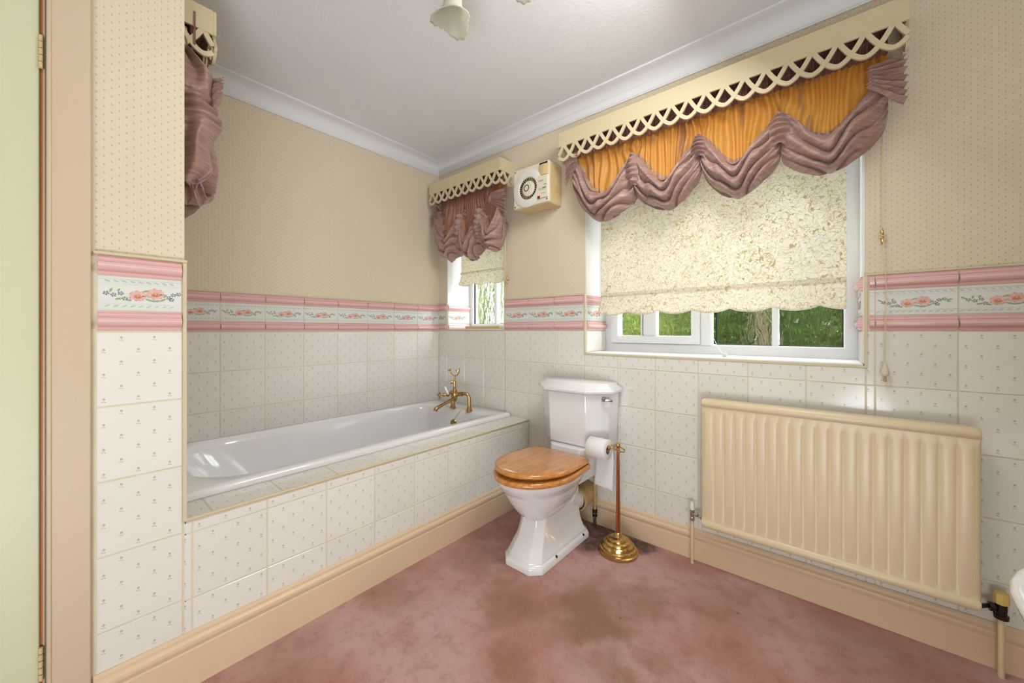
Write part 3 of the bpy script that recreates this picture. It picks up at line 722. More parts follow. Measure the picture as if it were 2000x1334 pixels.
MB().lathe([(.009, 0), (.009, .055), (.0135, .056), (.0135, .062)], (sx, sy, 0), seg=12).lathe([(.0142, .078), (.0142, .082)], (sx, sy, 0), seg=12).build('valve_nut', 'chrome', sp)
rebase(sp, (sx, sy, 0))
tag(MB().prism([(0, 0), (.022, -.006), (.034, .008), (.030, .026), (.010, .030), (-.004, .016)], lambda a, b, t: (-1.125 + a, 1.872 + b * .7, t + a * .6 + .002), 0, .004).build('broken_tile_chip', 'plastic_white'), 'small white chip lying on the carpet behind the toilet', 'chip')

# ---- standing roll holder ---------------------------------------
hx, hy = -.812, 1.766
st = thing('toilet_roll_stand', 'free-standing brass toilet roll stand with stepped round base', 'roll stand')
prof = [(.090, 0), (.095, .003), (.096, .008), (.095, .013), (.089, .016), (.088, .020), (.087, .026), (.083, .030), (.077, .032), (.076, .036), (.074, .043), (.069, .047), (.062, .048), (.061, .052), (.058, .059), (.052, .062), (.045, .063), (.044, .067), (.038, .074), (.028, .077), (.022, .078), (.017, .084), (.014, .094), (.0095, .098)]
MB().lathe(prof, (hx, hy, 0), seg=40).build('base', 'brass', st, 24)
MB().lathe([(.0105, .092), (.010, .2), (.0085, .36), (.0065, .52)], (hx, hy, 0), seg=16).build('pole', 'copper', st)
MB().lathe([(.0085, .500), (.0095, .505), (.006, .510), (.006, .516), (.010, .520), (.011, .526), (.009, .533), (0, .537)], (hx, hy, 0), seg=16).build('finial', 'brass', st)
rc = Vector((-.895, 1.725, .515))
path = [(hx - .055, hy - .005, .520), (hx, hy, .518), (hx + .030, hy - .002, .512), (hx + .040, hy - .012, .508), (hx + .040, hy - .026, .505), (hx + .030, 1.725, .508), (hx, 1.725, .513), (rc.x - .06, 1.725, .515)]
path2 = [(rc.x - .06, 1.725, .515), (rc.x - .068, 1.735, .517), (rc.x - .06, 1.758, .519), (hx - .055, hy - .005, .520)]
MB().tube([Vector(q) for q in path], .0035, 8).tube([Vector(q) for q in path2], .0035, 8).build('roll_arm', 'brass', st)
MB().lathe([(.009, 0), (.010, .008), (.010, .018), (.005, .022)], (rc.x + .042, 1.725, .513), (1, 0, 0), 14).build('arm_end_knob', 'brass', st)
rebase(st, (hx, hy, 0))
roll = thing('toilet_roll', 'white toilet roll on the brass stand, sheet hanging down', 'toilet roll')
Rr = .050
rg = [[(rc.x + xx, rc.y + r_ * math.cos(t), rc.z - .012 + r_ * math.sin(t)) for t in [2 * PI * j / 40 for j in range(40)]] for xx, r_ in ((-.05, .0215), (-.05, Rr - .002), (-.048, Rr), (.048, Rr), (.05, Rr - .002), (.05, .0215))]
MB().loft(rg, cap0=False, cap1=False).build('paper_roll', 'paper', roll, 50)
MB().loft([[(rc.x + xx, rc.y + .0213 * math.cos(t), rc.z - .012 + .0213 * math.sin(t)) for t in [2 * PI * j / 24 for j in range(24)]] for xx in (-.05, .0498)], cap0=False, cap1=False).build('card_tube', 'card', roll)
zc_ = rc.z - .012
def sheet(u, v):
    x = rc.x - .05 + .1 * u
    L = v * .235
    bot = .022 * u * max(0, v - .75) * 4
    if L < .03:
        a = (.03 - L) / Rr; return (x, rc.y + (Rr + .001) * math.cos(a), zc_ + (Rr + .001) * math.sin(a))
    return (x + .004 * math.sin(L * 14), rc.y + Rr + .001 + .004 * math.sin(L * 20) * 0.6 - .006 * (L - .03), zc_ - (L - .03) - bot * .6)
g_ = MB().grid(8, 26, sheet); o = g_.build('hanging_sheet', 'paper', roll, 80)
sm = o.modifiers.new('solid', 'SOLIDIFY'); sm.thickness = .0008
rebase(roll, (rc.x, rc.y, zc_ - Rr))

# ---- radiator ----------------------------------------------------
rad = thing('radiator', 'cream ribbed panel radiator on the tiled wall below the window', 'radiator')
rx0, rx1, rz0, rz1, ry = -.460, .354, .200, .782, 1.862
nf = 20
def prof_r():
    pts = []; pw = (rx1 - rx0 - .024) / nf
    pts.append((rx0, ry + .012)); pts.append((rx0 + .004, ry + .004)); pts.append((rx0 + .012, ry))
    for k in range(nf):
        a = rx0 + .012 + k * pw
        for q, d in ((.04, .0), (.10, .003), (.17, .007), (.30, .0095), (.5, .0105), (.70, .0095), (.83, .007), (.90, .003), (.96, .0)): pts.append((a + q * pw, ry + .006 - d * .6))
    pts += [(rx1 - .012, ry), (rx1 - .004, ry + .004), (rx1, ry + .012), (rx1, ry + .03), (rx0, ry + .03)]
    return pts
pr_ = prof_r()
rows = []
for (z, fl_) in ((rz0 + .030, 0), (rz0 + .050, .0), (rz0 + .060, 1), (rz1 - .072, 1), (rz1 - .060, 0), (rz1 - .035, 0)):
    rows.append([(x, y if fl_ or y > ry + .009 else ry + .002, z) for x, y in pr_])
MB().loft(rows).build('ribbed_panel', 'radiator', rad, 60)
def rl(zc, r, ysh=0, xa=rx0, xb=rx1):
    return MB().loft([[(x, ry + .010 + ysh + rad_ * 1.0 * math.cos(t), zc + rad_ * 1.15 * math.sin(t)) for t in [2 * PI * j / 20 for j in range(20)]] for x, rad_ in ((xa, r * .55), (xa + .002, r * .85), (xa + .008, r), (xb - .008, r), (xb - .002, r * .85), (xb, r * .55))])
rl(rz1 - .020, .0165).build('top_rail', 'radiator', rad, 50); rl(rz0 + .020, .0165).build('bottom_rail', 'radiator', rad, 50)
B(rx0 + .004, ry + .012, rz1 - .010, rx1 - .004, ry + .052, rz1 - .003).build('top_grille', 'radiator', rad, bev=.004)
MB().box(rx0 + .006, ry + .045, rz0 + .02, rx1 - .006, ry + .052, rz1 - .01).build('back_plate', 'radiator', rad, bev=.002)
for bx_ in (rx0 + .14, rx1 - .14): B(bx_ - .015, ry + .05, rz0 + .05, bx_ + .015, WY + .002, rz1 - .08).build('bracket', 'radiator', rad, 0)
rebase(rad, (-.05, ry + .02, rz0))
def valve(px, py, zt, side, label, big):
    v = thing('radiator_valve', label, 'valve')
    s_ = 1.35 if big else 1.0
    MB().tube([(px, py, 0), (px, py, zt - .03)], .0078 if big else .007, 12).build('pipe', 'cream_pipe', v)
    MB().lathe([(.012 * s_, -.03), (.0125 * s_, -.018), (.009 * s_, -.016), (.010 * s_, .0), (.010 * s_, .018), (.007, .02)], (px, py, zt), seg=14).build('valve_body', 'dark_metal' if big else 'chrome', v)
    MB().tube([(px, py, zt), (px + side * .026, py - .005, zt + .002)], .0075, 12).lathe([(.011 * s_, 0), (.011 * s_, .010)], (px + side * .016, py - .004, zt + .001), (side, -.1, 0), 6).tube([(px + side * .026, py - .005, zt + .002), (px + side * .048, ry + .012, zt + .004)], .0065, 12).build('union', 'dark_metal' if big else 'chrome', v)
    if big:
        MB().lathe([(.014, .016), (.0175, .018), (.0175, .046), (.0155, .050), (.015, .048)], (px, py, zt), seg=8).build('wheel_head', 'cap_yellow', v)
        MB().lathe([(.0125, 0), (.0125, .003)], (px + side * .022, py - .004, zt + .001), (side, -.1, 0), 14).build('tie_ring', 'plastic_white', v)
    else: MB().lathe([(.009, .018), (.0115, .020), (.0115, .038), (.008, .052), (.005, .054), (0, .054)], (px, py, zt), seg=14).build('cap', 'plastic_white', v)
    rebase(v, (px, py, 0))
valve(-.508, 1.905, .232, 1, 'white-capped chrome lockshield valve and pipe left of the radiator', False)
valve(.400, 1.905, .215, -1, 'yellowed wheelhead valve and pipe right of the radiator', True)

# ---- basin edge at the right of the frame -----------------------
bas = thing('wash_basin', 'white ceramic basin whose rounded rim shows at the right edge', 'basin')
def br(s_, z): return sup_ring(.475, .765, .30 - s_, .25 - s_, .25 - s_, 2.3, z - .052, 48)
MB().loft([br(.16, .60), br(.09, .64), br(.035, .72), br(.010, .765), br(.002, .788), br(0, .796), br(.004, .803), br(.012, .806), br(.035, .804), br(.05, .790), br(.09, .71), br(.16, .68)]).build('bowl', 'ceramic', bas, 60)
MB().loft([sup_ring(.50, .765, .10, .09, .09, 2.4, 0), sup_ring(.50, .765, .075, .07, .07, 2.4, .1), sup_ring(.50, .765, .075, .07, .07, 2.4, .5), sup_ring(.48, .765, .13, .11, .11, 2.4, .61)]).build('pedestal', 'ceramic', bas, 60)
B(.70, .56, .70, RX - .001, .97, .81).build('back_shelf', 'ceramic', bas, bev=.01)
rebase(bas, (.5, .765, 0))

# ---- pelmets -----------------------------------------------------
def pelmet(name, label, L, org, rotz, ends=(True, True), proj=.12, right_n=None):
    """front board along local x from 0..L at local y=0 (front), wall at y=proj; z absolute"""
    root = thing(name, label, 'pelmet')
    Mx = Matrix.Translation(Vector(org)) @ Matrix.Rotation(rotz, 4, 'Z')
    zt_, zr_, zb_ = 2.218, 2.140, 2.050
    nS = round(L / .0737); p = L / nS; th = .009
    def ribbon(mb, fn, a0, a1, k, pp, lo, hi, dy):
        pts = []
        nn = 22
        for q in range(nn + 1):
            t = -1 + 2 * q / nn; a = k + t * pp
            z = zb_ + .006 + (zr_ - zb_ - .002) * (abs(t) ** 1.75)
            pts.append((a, z))
        pts = [(a, z) for a, z in pts if lo - 1e-6 <= a <= hi + 1e-6]
        if len(pts) < 2: return
        hw = .0080; rings = []
        for i, (a, z) in enumerate(pts):
            a2, z2 = pts[min(i + 1, len(pts) - 1)]; a1_, z1_ = pts[max(i - 1, 0)]
            dx, dz = a2 - a1_, z2 - z1_; l = math.hypot(dx, dz) or 1; nx, nz = -dz / l * hw, dx / l * hw
            rings.append([fn(a + nx, dy, z + nz), fn(a + nx, dy + th, z + nz), fn(a - nx, dy + th, z - nz), fn(a - nx, dy, z - nz)])
        mb.loft(rings)
    ff = lambda a, d, z: Mx @ Vector((a, d, z))
    mb = MB(); v = [ff(x, y, z) for z in (zr_ - .006, zt_) for (x, y) in ((0, 0), (L, 0), (L, th), (0, th))]
    mb.add(v, [(0, 3, 2, 1), (4, 5, 6, 7), (0, 1, 5, 4), (1, 2, 6, 5), (2, 3, 7, 6), (3, 0, 4, 7)])
    mb.build('front_board', 'pelmet', root, bev=.0015)
    lat = MB()
    for k in range(nS + 1 + 0):
        for kk in (k + .5,):
            ribbon(lat, ff, 0, 0, kk * p, p, 0, L, -.0008 - .0006 * (k % 4))
    ribbon(lat, ff, 0, 0, -.5 * p, p, 0, L, -.0026)
    lat.build('fretwork', 'pelmet', root, 50)
    ns = 2
    for (e, X) in ((0, 0), (1, L)):
        sg = -1 if e == 0 else 1
        fr = (lambda a, d, z, X=X, sg=sg: Mx @ Vector((X - sg * d, a, z)))
        mb = MB(); v = [fr(x, y, z) for z in (zr_ - .006, zt_) for (x, y) in ((th, 0), (proj, 0), (proj, th), (th, th))]
        mb.add(v, [(0, 3, 2, 1), (4, 5, 6, 7), (0, 1, 5, 4), (1, 2, 6, 5), (2, 3, 7, 6), (3, 0, 4, 7)])
        for k in range(3): ribbon(mb, fr, 0, 0, (k + .5) * p, p, th, proj, .0006 * (1 + k))
        ribbon(mb, fr, 0, 0, -.5 * p, p, th, proj, .0026)
        mb.build('return', 'pelmet', root, 50)
    mb = MB(); v = [ff(x, y, z) for z in (zt_ - .013, zt_ - .001) for (x, y) in ((th, th), (L - th, th), (L - th, proj), (th, proj))]
    mb.add(v, [(0, 3, 2, 1), (4, 5, 6, 7), (0, 1, 5, 4), (1, 2, 6, 5), (2, 3, 7, 6), (3, 0, 4, 7)])
    mb.build('top_board', 'pelmet', root)
    rebase(root, Mx @ Vector((L / 2, proj, 2.05)))
    return root
PYF = 1.833; PR = PY - PYF
pelmet('pelmet', 'long cream fretwork pelmet above the large window', 1.400, (-1.206, PYF, 0), 0, proj=PR)
pelmet('pelmet', 'short cream fretwork pelmet above the small window over the bath', .740, (-2.394, PYF, 0), 0, proj=PR)
pelmet('pelmet', 'cream fretwork pelmet end seen past the narrow wall by the door', .737, (-1.675, NY + .113, 0), PI, proj=.112)

# ---- festoon blinds ---------------------------------------------
def festoon(label, F, cin, zt_=2.125, seed=1, gold_frac=.58, depth=.075, goldm='gold'):
    """cin: list of (x, z_gather, z_cusp); swag bottoms interleaved: list of z; F(x, out, z)->world, out = distance from wall side forward"""
    root = thing('festoon_curtain', label, 'curtain')
    cx, swz = cin
    for i in range(len(cx) - 1):
        (xa_, ga, ca), (xb_, gb_, cb) = cx[i], cx[i + 1]; zb_ = swz[i]
        rnd = random.Random(seed * 10 + i); ph = rnd.uniform(0, 6)
        skew = rnd.uniform(-.12, .12); nfold = 3.3
        def srf(u, w_, upper=False):
            su = math.sin(PI * min(1, max(0, u + skew * math.sin(PI * u)))) if 0 < u < 1 else 0
            su = max(0, su)
            Dc = (zt_ - ca) * (1 - u) + (zt_ - cb) * u
            D = Dc + ((zt_ - zb_) - (zt_ - ca) * (1 - u) - (zt_ - cb) * u) * su ** .50
            gz = ((zt_ - ga) * (1 - u) + (zt_ - gb_) * u)
            # w in [0,gf] from the heading down to the gather line, then the folds
            gf = gold_frac
            zg = gz - .022 * (1 - su) + (D * .70 - gz) * su ** 1.15
            if w_ < gf: zz = zg * (w_ / gf)
            else: zz = zg + (D - zg) * ((w_ - gf) / (1 - gf))
            x = xa_ + (xb_ - xa_) * u
            # pull folds together at the cinches
            x += .012 * math.sin(2 * PI * u) * w_
            nz = noise.noise(Vector((u * 3.1 + ph, w_ * 3.0, seed)))
            nz2 = noise.noise(Vector((u * 9 + ph, w_ * 8.0, seed + 5)))
            if w_ < gf:
                a = w_ / gf
                out = .010 + .018 * a * su + (.0055 * (1 - .35 * a)) * 1.9 * math.sin(u * 2 * PI * (8 + 2 * (i % 2)) + ph + nz * 5) + .012 * nz * a
                out += .004 * nz2
            else:
                b = (w_ - gf) / (1 - gf)
                belly = math.sin(PI * min(1, .12 + b * .93)) ** .7
                fph = b * nfold + nz * 1.1 + .35 * math.sin(u * PI * 2 + ph)
                fr_ = fph % 1.0; fold = max(0, math.sin(PI * fr_ ** .8)) ** .6
                out = .028 + depth * belly * (.35 + .65 * su ** .6) + .052 * (fold - .6) * (.35 + .65 * su) + .010 * nz2 + .016 * nz
                zz += .022 * (fold - .5) * su
                # radiating creases from both cinches
                cr_ = math.exp(-u * 7) + math.exp(-(1 - u) * 7)
                out += .009 * cr_ * math.sin(b * 30 + ph + nz * 4)
                if b > .93: out -= .03 * (b - .93) / .07
            return F(x, out, zt_ - zz)
        gp = MB().grid(70, 26, lambda u, v: srf(u, v * (gold_frac + .01))).build('gathered_panel', goldm, root, 180)
        sw = MB().grid(76, 64, lambda u, v: srf(u, gold_frac - .045 + v * (1 - gold_frac + .045))).build('swag', 'mauve', root, 180)
        sw.modifiers.new('solid', 'SOLIDIFY').thickness = .0012
    for i, (x, gz, cz) in enumerate(cx):
        rnd = random.Random(seed * 77 + i); ph = rnd.uniform(0, 6)
        end = -1 if i == 0 else (1 if i == len(cx) - 1 else 0)
        if end == 0:
            def f(u, v):
                z = gz + .020 - v * (gz - cz - .004)
                wv = .022 + .012 * math.sin(v * PI)
                t = (u - .5) * 2
                rip = math.sin(v * 2 * PI * 6 + ph + t * t * 3.5 + 1.5 * noise.noise(Vector((u * 2, v * 3, seed + i))))
                out = .050 + .028 * math.sin(PI * u) + .010 * rip * math.sin(PI * u) ** .5 + .03 * math.sin(PI * v) - .035 * (v < .05)
                return F(x + t * wv, out, z - .012 * t * t)
            o = MB().grid(22, 70, f).build('ruched_gather', 'mauve', root, 180)
        else:
            # accordion of pleats fanning past the end of the swag
            def f(u, v):
                a = u * .095 * end; t = v
                zz = gz + .055 - t * .150 * (.45 + .55 * u) - .018 * (1 - u) - .020 * u * t
                zig = abs((t * 6.5 + .12 * math.sin(u * 5 + ph)) % 1 - .5) * 2
                out = .045 + .055 * (1 - u * .5) + (zig - .5) * .022 * (.5 + .5 * u) + .008 * noise.noise(Vector((u * 3, v * 5, seed)))
                return F(x - end * .055 + a + .010 * (zig - .5), out, zz)
            MB().grid(16, 104, f).build('pleated_end', 'mauve', root, 40)
    xs_ = [c_[0] for c_ in cx]
    def hd(u, v):
        x = xs_[0] + (xs_[-1] - xs_[0]) * u
        return F(x, .034 + .007 * math.sin(u * abs(xs_[-1] - xs_[0]) * 2 * PI / .019 + 2 * noise.noise(Vector((u * 20, 0, seed)))) , 2.185 - v * .115)
    MB().grid(int(abs(xs_[-1] - xs_[0]) / .0024), 3, hd).build('pencil_pleat_heading', 'mauve_dark', root, 180)
    rebase(root, F((xs_[0] + xs_[-1]) / 2, 0, 1.68))
    return root
FB = lambda x, out, z: Vector((x, 1.925 - out, z))
festoon('wide mauve festoon curtain, gold where backlit, swagged across the large window', FB,
        ([(-1.130, 2.03, 1.89), (-.775, 1.965, 1.80), (-.465, 1.955, 1.85), (-.168, 1.950, 1.812), (.145, 1.975, 1.85)], [1.690, 1.684, 1.676, 1.700]), seed=1)
festoon('small mauve festoon curtain bunched over the small window', FB,
        ([(-2.350, 2.00, 1.90), (-2.075, 1.93, 1.66), (-1.875, 1.93, 1.67), (-1.672, 1.96, 1.80)], [1.615, 1.595, 1.630]), seed=2, depth=.085, goldm='russet')
F3 = lambda x, out, z: Vector((x, NY + .015 + out, z))
festoon('mauve festoon curtain at the head of the bath, half hidden by the narrow wall', F3,
        ([(-1.672, 1.93, 1.70), (-1.98, 1.90, 1.66), (-2.30, 1.90, 1.75)], [1.54, 1.56]), seed=3, depth=.085, goldm='mauve')
c3 = bpy.data.objects['festoon_curtain.002']
def sd(u, v):
    w_ = .020 + .30 * min(v, .1) + .055 * math.sin(PI * min(1, v * 1.05)) ** .8
    k_ = math.exp(-((v - .42) / .12) ** 2)
    nz = noise.noise(Vector((u * 2, v * 3, 4.4)))
    return Vector((-1.662 + .016 * math.sin(u * 9 + v * 4 + nz * 3) * (1 - k_) + .013 * k_ * math.sin(v * 95 + u * 5) + .02 * nz + .03 * math.sin(PI * v) * math.sin(PI * u), NY + .012 + u * (w_ + .012 * math.sin(v * 17)) , 2.035 - .44 * v - .03 * u * v))
def tl_(u, v):
    return Vector((-1.668 + .018 * math.sin(u * 13) * v, NY + .010 + u * (.030 + .045 * v), 1.66 - v * (.115 + .03 * abs(math.sin(u * 6.5)))))
for nm_, f_ in (('side_drape', sd), ('hanging_tail', tl_)):
    o = MB().grid(40, 110, lambda u, v: f_(u, v) - c3.location).build(nm_, 'mauve', c3, 180); o.modifiers.new('solid', 'SOLIDIFY').thickness = .0012

# ---- roller blinds ----------------------------------------------
def blind(label, x0, x1, zbar, y, nsc, hem, lean):
    root = thing('roller_blind', label, 'blind')
    B(x0, y, zbar + .004, x1, y + .0012, 1.95).build('fabric', 'blind', root, 0)
    MB().tube([(x0, y + .001, zbar), (x1, y + .001, zbar)], .0095, 10).build('bottom_bar', 'blind', root)
    MB().tube([(x0, y + .015, 1.965), (x1, y + .015, 1.965)], .018, 16).build('roller_tube', 'blind', root)
    def f(u, v):
        s_ = abs(math.sin(PI * (u * nsc + .5))); h = hem + .018 * (1 - (1 - s_) ** 2) - .018
        h = hem - .020 + .020 * abs(math.sin(PI * (u * nsc))) ** .7
        z = zbar - .004 - v * h
        return (x0 + (x1 - x0) * u + (-.012 * v * (1 - u) ** 6), y + .007 - lean * v - .006 * math.sin(u * 7) * v - .012 * v * math.exp(-u * 9), z)
    o = MB().grid(140, 8, f).build('scalloped_flap', 'blind', root, 180)
    o.modifiers.new('solid', 'SOLIDIFY').thickness = .001
    rebase(root, ((x0 + x1) / 2, y, zbar - hem)); return root
blind('wide cream scroll-print roller blind half lowered over the large window', -1.045, .038, 1.296, 2.045, 6.5, .118, .012)
blind('narrow cream roller blind half lowered in the small window', -2.262, -1.745, 1.535, 2.045, 3.3, .100, .012)
cordm = thing('blind_cord', 'thin white blind cord with a small toggle hanging at the large window', 'cord')
MB().tube([(-.515, 2.18, 1.30), (-.500, 2.18, 1.15), (-.480, 2.17, 1.06), (-.440, 2.10, 1.005), (-.405, 2.04, .975)], .0012, 6).build('cord', 'plastic_white', cordm)
B(-.408, 2.025, .9635, -.388, 2.04, .980).build('toggle', 'plastic_white', cordm, bev=.002)
rebase(cordm, (-.4, 2.03, .963))

# ---- extractor fan ----------------------------------------------
fan = thing('extractor_fan', 'square cream wall fan with round black louvre between the windows', 'fan')
fx0, fx1, fz0, fz1, fy = -1.530, -1.264, 1.838, 2.084, 1.835
MB().box(fx0 + .004, fy, fz0, fx1, PY, fz1).build('housing', 'plastic_tan', fan, bev=.010, seg=3)
MB().box(fx0, fy - .012, fz0 + .004, fx1 - .0, fy + .006, fz1 - .002).build('face_plate', 'plastic', fan, bev=.004)
fc = Vector((fx0 + .115, fy - .012, 1.948))
MB().lathe([(.112, 0), (.112, .004), (.104, .007), (.070, .008), (.066, .004), (.0655, -.006)], fc, (0, -1, 0), 48, cap=False).build('round_cover', 'plastic_white', fan)
MB().lathe([(.0, -.001), (.0654, -.001), (.0654, .0008), (.0, .0008)], fc, (0, -1, 0), 36).build('dark_recess', 'black', fan)
vn = MB()
for q in range(28):
    a = 2 * PI * q / 28; d = Vector((math.cos(a), 0, math.sin(a))); t_ = Vector((-math.sin(a), 0, math.cos(a)))
    p0 = fc + d * .047; p1 = fc + d * .0645
    vs = [p0 - t_ * .0008 + Vector((0, -.0045, 0)), p0 + t_ * .0008 + Vector((0, -.0045, 0)), p1 + t_ * .0008 + Vector((0, -.0045, 0)), p1 - t_ * .0008 + Vector((0, -.0045, 0))]
    vn.add(vs + [x + Vector((0, .004, 0)) for x in vs], [(0, 1, 2, 3), (4, 7, 6, 5), (0, 4, 5, 1), (1, 5, 6, 2), (2, 6, 7, 3), (3, 7, 4, 0)])
vn.build('louvre_fins', 'plastic_tan', fan, 0)
MB().lathe([(.046, -.001), (.046, .006), (.042, .009), (.030, .010), (0, .010)], fc + Vector((.004, 0, -.002)), (0, -1, 0), 36).build('centre_cap', 'plastic', fan)
MB().lathe([(.020, .0102), (.020, .012), (.016, .012), (.016, .0102)], fc + Vector((-.006, 0, .002)), (0, -1, 0), 28, cap=False).build('cap_ring', 'black', fan)
B(fx1 - .082, fy - .020, fz0 + .030, fx1 - .004, fy - .010, fz1 - .085).build('control_box', 'plastic', fan, bev=.003)
MB().loft([[(fx1 - .072 + .068 * u, fy - .014 - .006 * math.sin(PI * u), z) for u in [k / 8 for k in range(9)]] + [(fx1 - .004, fy - .009, z), (fx1 - .072, fy - .009, z)] for z in (fz1 - .082, fz1 - .020)]).build('motor_cover', 'plastic_tan', fan, 40)
B(fx1 - .066, fy - .0145, fz1 - .022, fx1 - .010, fy - .011, fz1 - .008).build('shadow_gap', 'black', fan, 0)
B(fx1 - .076, fy - .0215, fz0 + .028, fx1 - .058, fy - .0195, fz0 + .044).build('indicator', 'red', fan, 0)
lb = MB()
for (xa_, xb_, za_, zb_) in ((-.070, -.034, .132, .134), (-.066, -.036, .127, .129), (-.030, -.012, .104, .108), (-.068, -.048, .084, .086), (-.040, -.016, .082, .089), (-.064, -.030, .076, .078), (-.050, -.020, .055, .057)):
    lb.box(fx1 + xa_, fy - .0206, fz0 + za_, fx1 + xb_, fy - .0200, fz0 + zb_)
lb.build('rating_label', 'grey_print', fan, 0)
for (xx, zz) in ((fx0 + .012, fz0 + .016), (fx0 + .012, fz1 - .014), (fx1 - .014, fz0 + .020), (fx1 - .014, fz1 - .014)):
    MB().lathe([(.004, 0), (.004, .0015), (.002, .0018)], (xx, fy - .012, zz), (0, -1, 0), 10).build('screw', 'dark_metal', fan)
for q in range(3): B(fx1 + .0002, fy + .055, fz0 + .075 + q * .014, fx1 + .0012, fy + .085, fz0 + .079 + q * .014).build('side_vent', 'pipe', fan, 0)
rebase(fan, (-1.397, PY, fz0))

# ---- cords and cleats -------------------------------------------
def cleat(label, x, z):
    c_ = thing('cord_cleat', label, 'cleat')
    MB().tube([(x, PY, z), (x, PY - .014, z)], .0045, 10).tube([(x, PY - .010, z - .030), (x, PY - .016, z - .020), (x, PY - .014, z), (x, PY - .016, z + .020), (x, PY - .010, z + .030)], [.002, .004, .0055, .004, .002], 10).build('cleat_body', 'brass', c_)
    w_ = []
    for q in range(33):
        a = 2 * PI * q / 16; w_.append((x + .007 * math.sin(a) * (1 + .1 * q / 16), PY - .019 - .001 * math.cos(2 * a), z + .016 * math.sin(a / 2 * 2 + PI / 4) * math.cos(a / 2)))
    MB().tube(w_, .0012, 6).build('wound_cord', 'cord', c_)
    rebase(c_, (x, PY, z)); return c_
cleat('gold cord cleat wrapped in cream cord right of the large window', .134, 1.436)
cleat('gold cord cleat beside the small window', -1.690, 1.432)
pull = thing('pull_cord', 'cream cord hanging past the tile border with an acorn pull', 'cord')
MB().tube([(.138, PY - .004, 1.95), (.134, PY - .012, 1.70), (.133, PY - .016, 1.46)], .0012, 6).build('cord', 'cord', pull)
MB().tube([(.136, PY - .018, 1.43), (.144, PY - .030, 1.25), (.143, PY - .028, 1.10), (.1415, PY - .026, .968)], .0012, 6).build('cord', 'cord', pull)
MB().tube([(.135, PY - .018, 1.43), (.146, PY - .031, 1.20), (.139, PY - .028, 1.10), (.1405, PY - .026, .968)], .0012, 6).build('cord', 'cord', pull)
MB().lathe([(.0035, .042), (.0055, .036), (.010, .018), (.0125, .006), (.011, -.002), (.006, -.007), (0, -.008)], (.141, PY - .026, .928), seg=18).build('acorn', 'acorn', pull)
MB().lathe([(.003, -.006), (.005, -.024), (.0045, -.026), (0, -.026)], (.141, PY - .026, .928), seg=8).build('cord_knot', 'pipe', pull)
rebase(pull, (.141, PY - .026, .90))
tail = thing('blind_cord', 'cream cord hanging down the wall beside the small window', 'cord')
MB().tube([(-1.690, PY - .004, 1.70), (-1.690, PY - .014, 1.45)], .0012, 6).tube([(-1.688, PY - .012, 1.42), (-1.692, PY - .008, 1.34), (-1.689, PY - .022, 1.28)], .0012, 6).build('cord', 'cord', tail)
rebase(tail, (-1.69, PY, 1.3))

# ---- ceiling light ----------------------------------------------
lamp = thing('ceiling_light', 'ceiling light with frilled frosted glass tulip shades', 'ceiling light')
Cc = Vector((-.86, .88, 0))
MB().lathe([(.055, CZ - .001), (.055, CZ - .012), (.035, CZ - .022), (.012, CZ - .028), (.010, CZ - .10), (.025, CZ - .115), (.028, CZ - .135), (.014, CZ - .155), (0, CZ - .16)], (Cc.x, Cc.y, 0), seg=28).build('ceiling_rose', 'brass', lamp)
def shade(sx, sy, dz, tilt, rot):
    top = Vector((sx, sy, 2.255 + dz))
    pts = [Vector((Cc.x, Cc.y, CZ - .13))]
    for k in range(1, 8):
        t = k / 7; pts.append(Vector((Cc.x + (sx - Cc.x) * t, Cc.y + (sy - Cc.y) * t, (CZ - .13) * (1 - t) + top.z * t + .03 * math.sin(PI * t))))
    MB().tube(pts, .005, 8).build('arm', 'brass', lamp)
    ax = Vector(tilt).normalized(); u0 = ax.orthogonal().normalized(); v0 = ax.cross(u0)
    prof = [(.018, 0), (.026, .004), (.029, .02), (.029, .05), (.031, .08), (.036, .105), (.045, .125), (.057, .140), (.064, .147)]
    rings = []
    for r_, h in prof:
        ring = []
        for j in range(72):
            t = 2 * PI * j / 72
            fr = max(0, (h - .08) / .067)
            lob = 1 + .16 * fr ** 2 * math.cos(t * 3 + rot) + .035 * fr ** 3 * math.cos(t * 18)
            hh_ = h - .012 * fr ** 2 * (1 - math.cos(t * 3 + rot)) * .5 + .002 * fr ** 3 * math.cos(t * 18)
            ring.append(top + ax * hh_ + (u0 * math.cos(t) + v0 * math.sin(t)) * r_ * lob)
        rings.append(ring)
    o = MB().loft(rings, cap0=True, cap1=False).build('glass_shade', 'shade_glass', lamp, 180)
    o.modifiers.new('solid', 'SOLIDIFY').thickness = .002
    MB().lathe([(.018, -.02), (.020, -.005), (.020, .006)], top, ax, 16).build('shade_holder', 'brass', lamp)
shade(-.990, .860, .022, (.02, -.05, -1), .4); shade(-.800, 1.008, .150, (-.05, .0, -1), 1.0); shade(-.765, .755, .02, (.15, -.2, -1), 0)
rebase(lamp, (Cc.x, Cc.y, CZ))

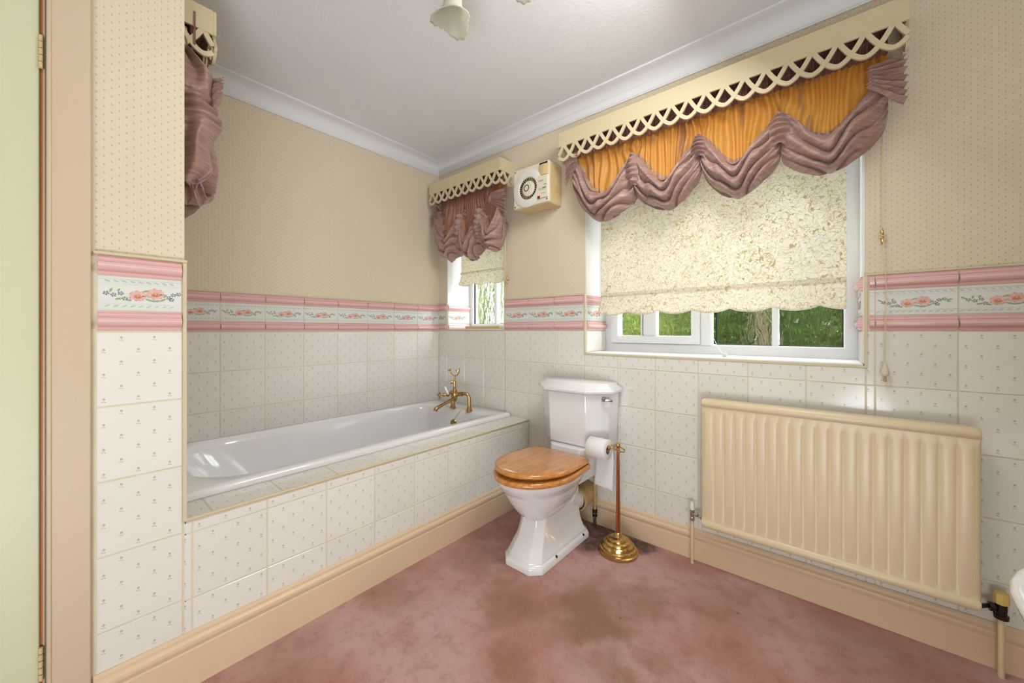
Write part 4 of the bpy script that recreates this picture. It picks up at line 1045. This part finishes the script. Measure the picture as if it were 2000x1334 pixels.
# ---- garden ------------------------------------------------------
tag(B(-9, 2.4, -.5, 7, 16, -.4).build('lawn', 'grass', smooth=0), 'green lawn outside the windows', kind='structure')
def shrub(label, x, y, h, wd, mat, n_, seed):
    rnd = random.Random(seed); root = thing('shrub', label, 'shrub')
    MB().tube([(x, y, -.4), (x + .05, y, h * .3), (x - .03, y, h * .7)], [.05, .035, .015], 8).build('stem', 'bark', root)
    mb = MB()
    for q in range(n_):
        a = rnd.uniform(0, 2 * PI); zz = rnd.uniform(-.4, h); r_ = wd * math.sqrt(rnd.random()) * (1 - .5 * max(0, (zz / h)) ** 2)
        c_ = Vector((x + r_ * math.cos(a), y + r_ * math.sin(a) * .7, zz)); l = rnd.uniform(.05, .10)
        d = Vector((rnd.gauss(0, 1), rnd.gauss(0, 1), rnd.gauss(-.3, .8))).normalized(); s_ = d.orthogonal().normalized(); s_ = (Matrix.Rotation(rnd.uniform(0, 6.3), 3, d) @ s_)
        mb.add([c_, c_ + d * l * .5 + s_ * l * .28, c_ + d * l, c_ + d * l * .5 - s_ * l * .28], [(0, 1, 2, 3)])
    mb.build('foliage', mat, root, 0); rebase(root, (x, y, -.4))
shr = [(-1.95, 4.6, 1.9, .62, 'leaf_light', 'pale bushy shrub seen through the left pane of the large window'), (-.62, 4.7, 2.1, .60, 'leaf_dark', 'dark shrub behind the middle of the large window'), (.72, 4.9, 2.2, .66, 'leaf_dark', 'dark shrub behind the right pane of the large window'),
       (-4.25, 4.6, 2.4, .75, 'leaf_light', 'bright feathery shrub seen through the small window')]
def hedge():
    rnd = random.Random(99); root = thing('hedge', 'tall dark green hedge closing the garden far behind both windows', 'hedge')
    mb = MB(); u = rnd.uniform
    for q in range(60000):
        x = u(-10, 4); hgt = 3.3 + .4 * math.sin(x * 1.7) + .2 * math.sin(x * 4.1); zz = u(-.4, hgt)
        c_ = (x, 6.9 + u(-.5, .5) + .15 * math.sin(x * 3 + zz * 2), zz); l = u(.09, .18); a = u(0, 6.283); b = u(-.9, .9); g = u(-.7, .7)
        dx, dz = math.cos(a) * l, math.sin(a) * l; wx, wz = -dz * .28, dx * .28
        mb.v += [c_, (c_[0] + dx * .5 + wx, c_[1] + b * l * .5, c_[2] + dz * .5 + wz), (c_[0] + dx, c_[1] + b * l, c_[2] + dz), (c_[0] + dx * .5 - wx, c_[1] + g * l * .5, c_[2] + dz * .5 - wz)]
        n_ = len(mb.v) - 4; mb.f.append((n_, n_ + 1, n_ + 2, n_ + 3)); mb.m.append(q % 3 == 0)
    me = bpy.data.meshes.new('foliage'); me.from_pydata(mb.v, [], mb.f); me.materials.append(M['leaf_dark']); me.materials.append(M['leaf_light'])
    me.polygons.foreach_set('material_index', [int(k) for k in mb.m]); o = bpy.data.objects.new('foliage', me); COL.objects.link(o); o.parent = root; o['kind'] = 'stuff'
    for x in (-8, -5.5, -3, -.5, 2): MB().tube([(x, 6.9, -.4), (x + .1, 6.9, 2.4)], [.08, .05], 8).build('stem', 'bark', root)
    rebase(root, (-3, 6.9, -.4))
hedge()
for i, (x, y, h, wd, m_, lb_) in enumerate(shr): shrub(lb_, x, y, h, wd, m_, 9000, i)
for i, (x, y, l) in enumerate(((-.45, 3.7, 'slim bare trunk standing nearer the large window'), (.25, 3.9, 'bare trunk in front of the dark shrubs'))):
    tag(MB().tube([(x, y, -.4), (x + .05, y, .6), (x - .04, y + .02, 1.5), (x + .06, y, 2.8)], [.042, .036, .032, .022], 10).build('tree_trunk', 'bark'), l, 'trunk')
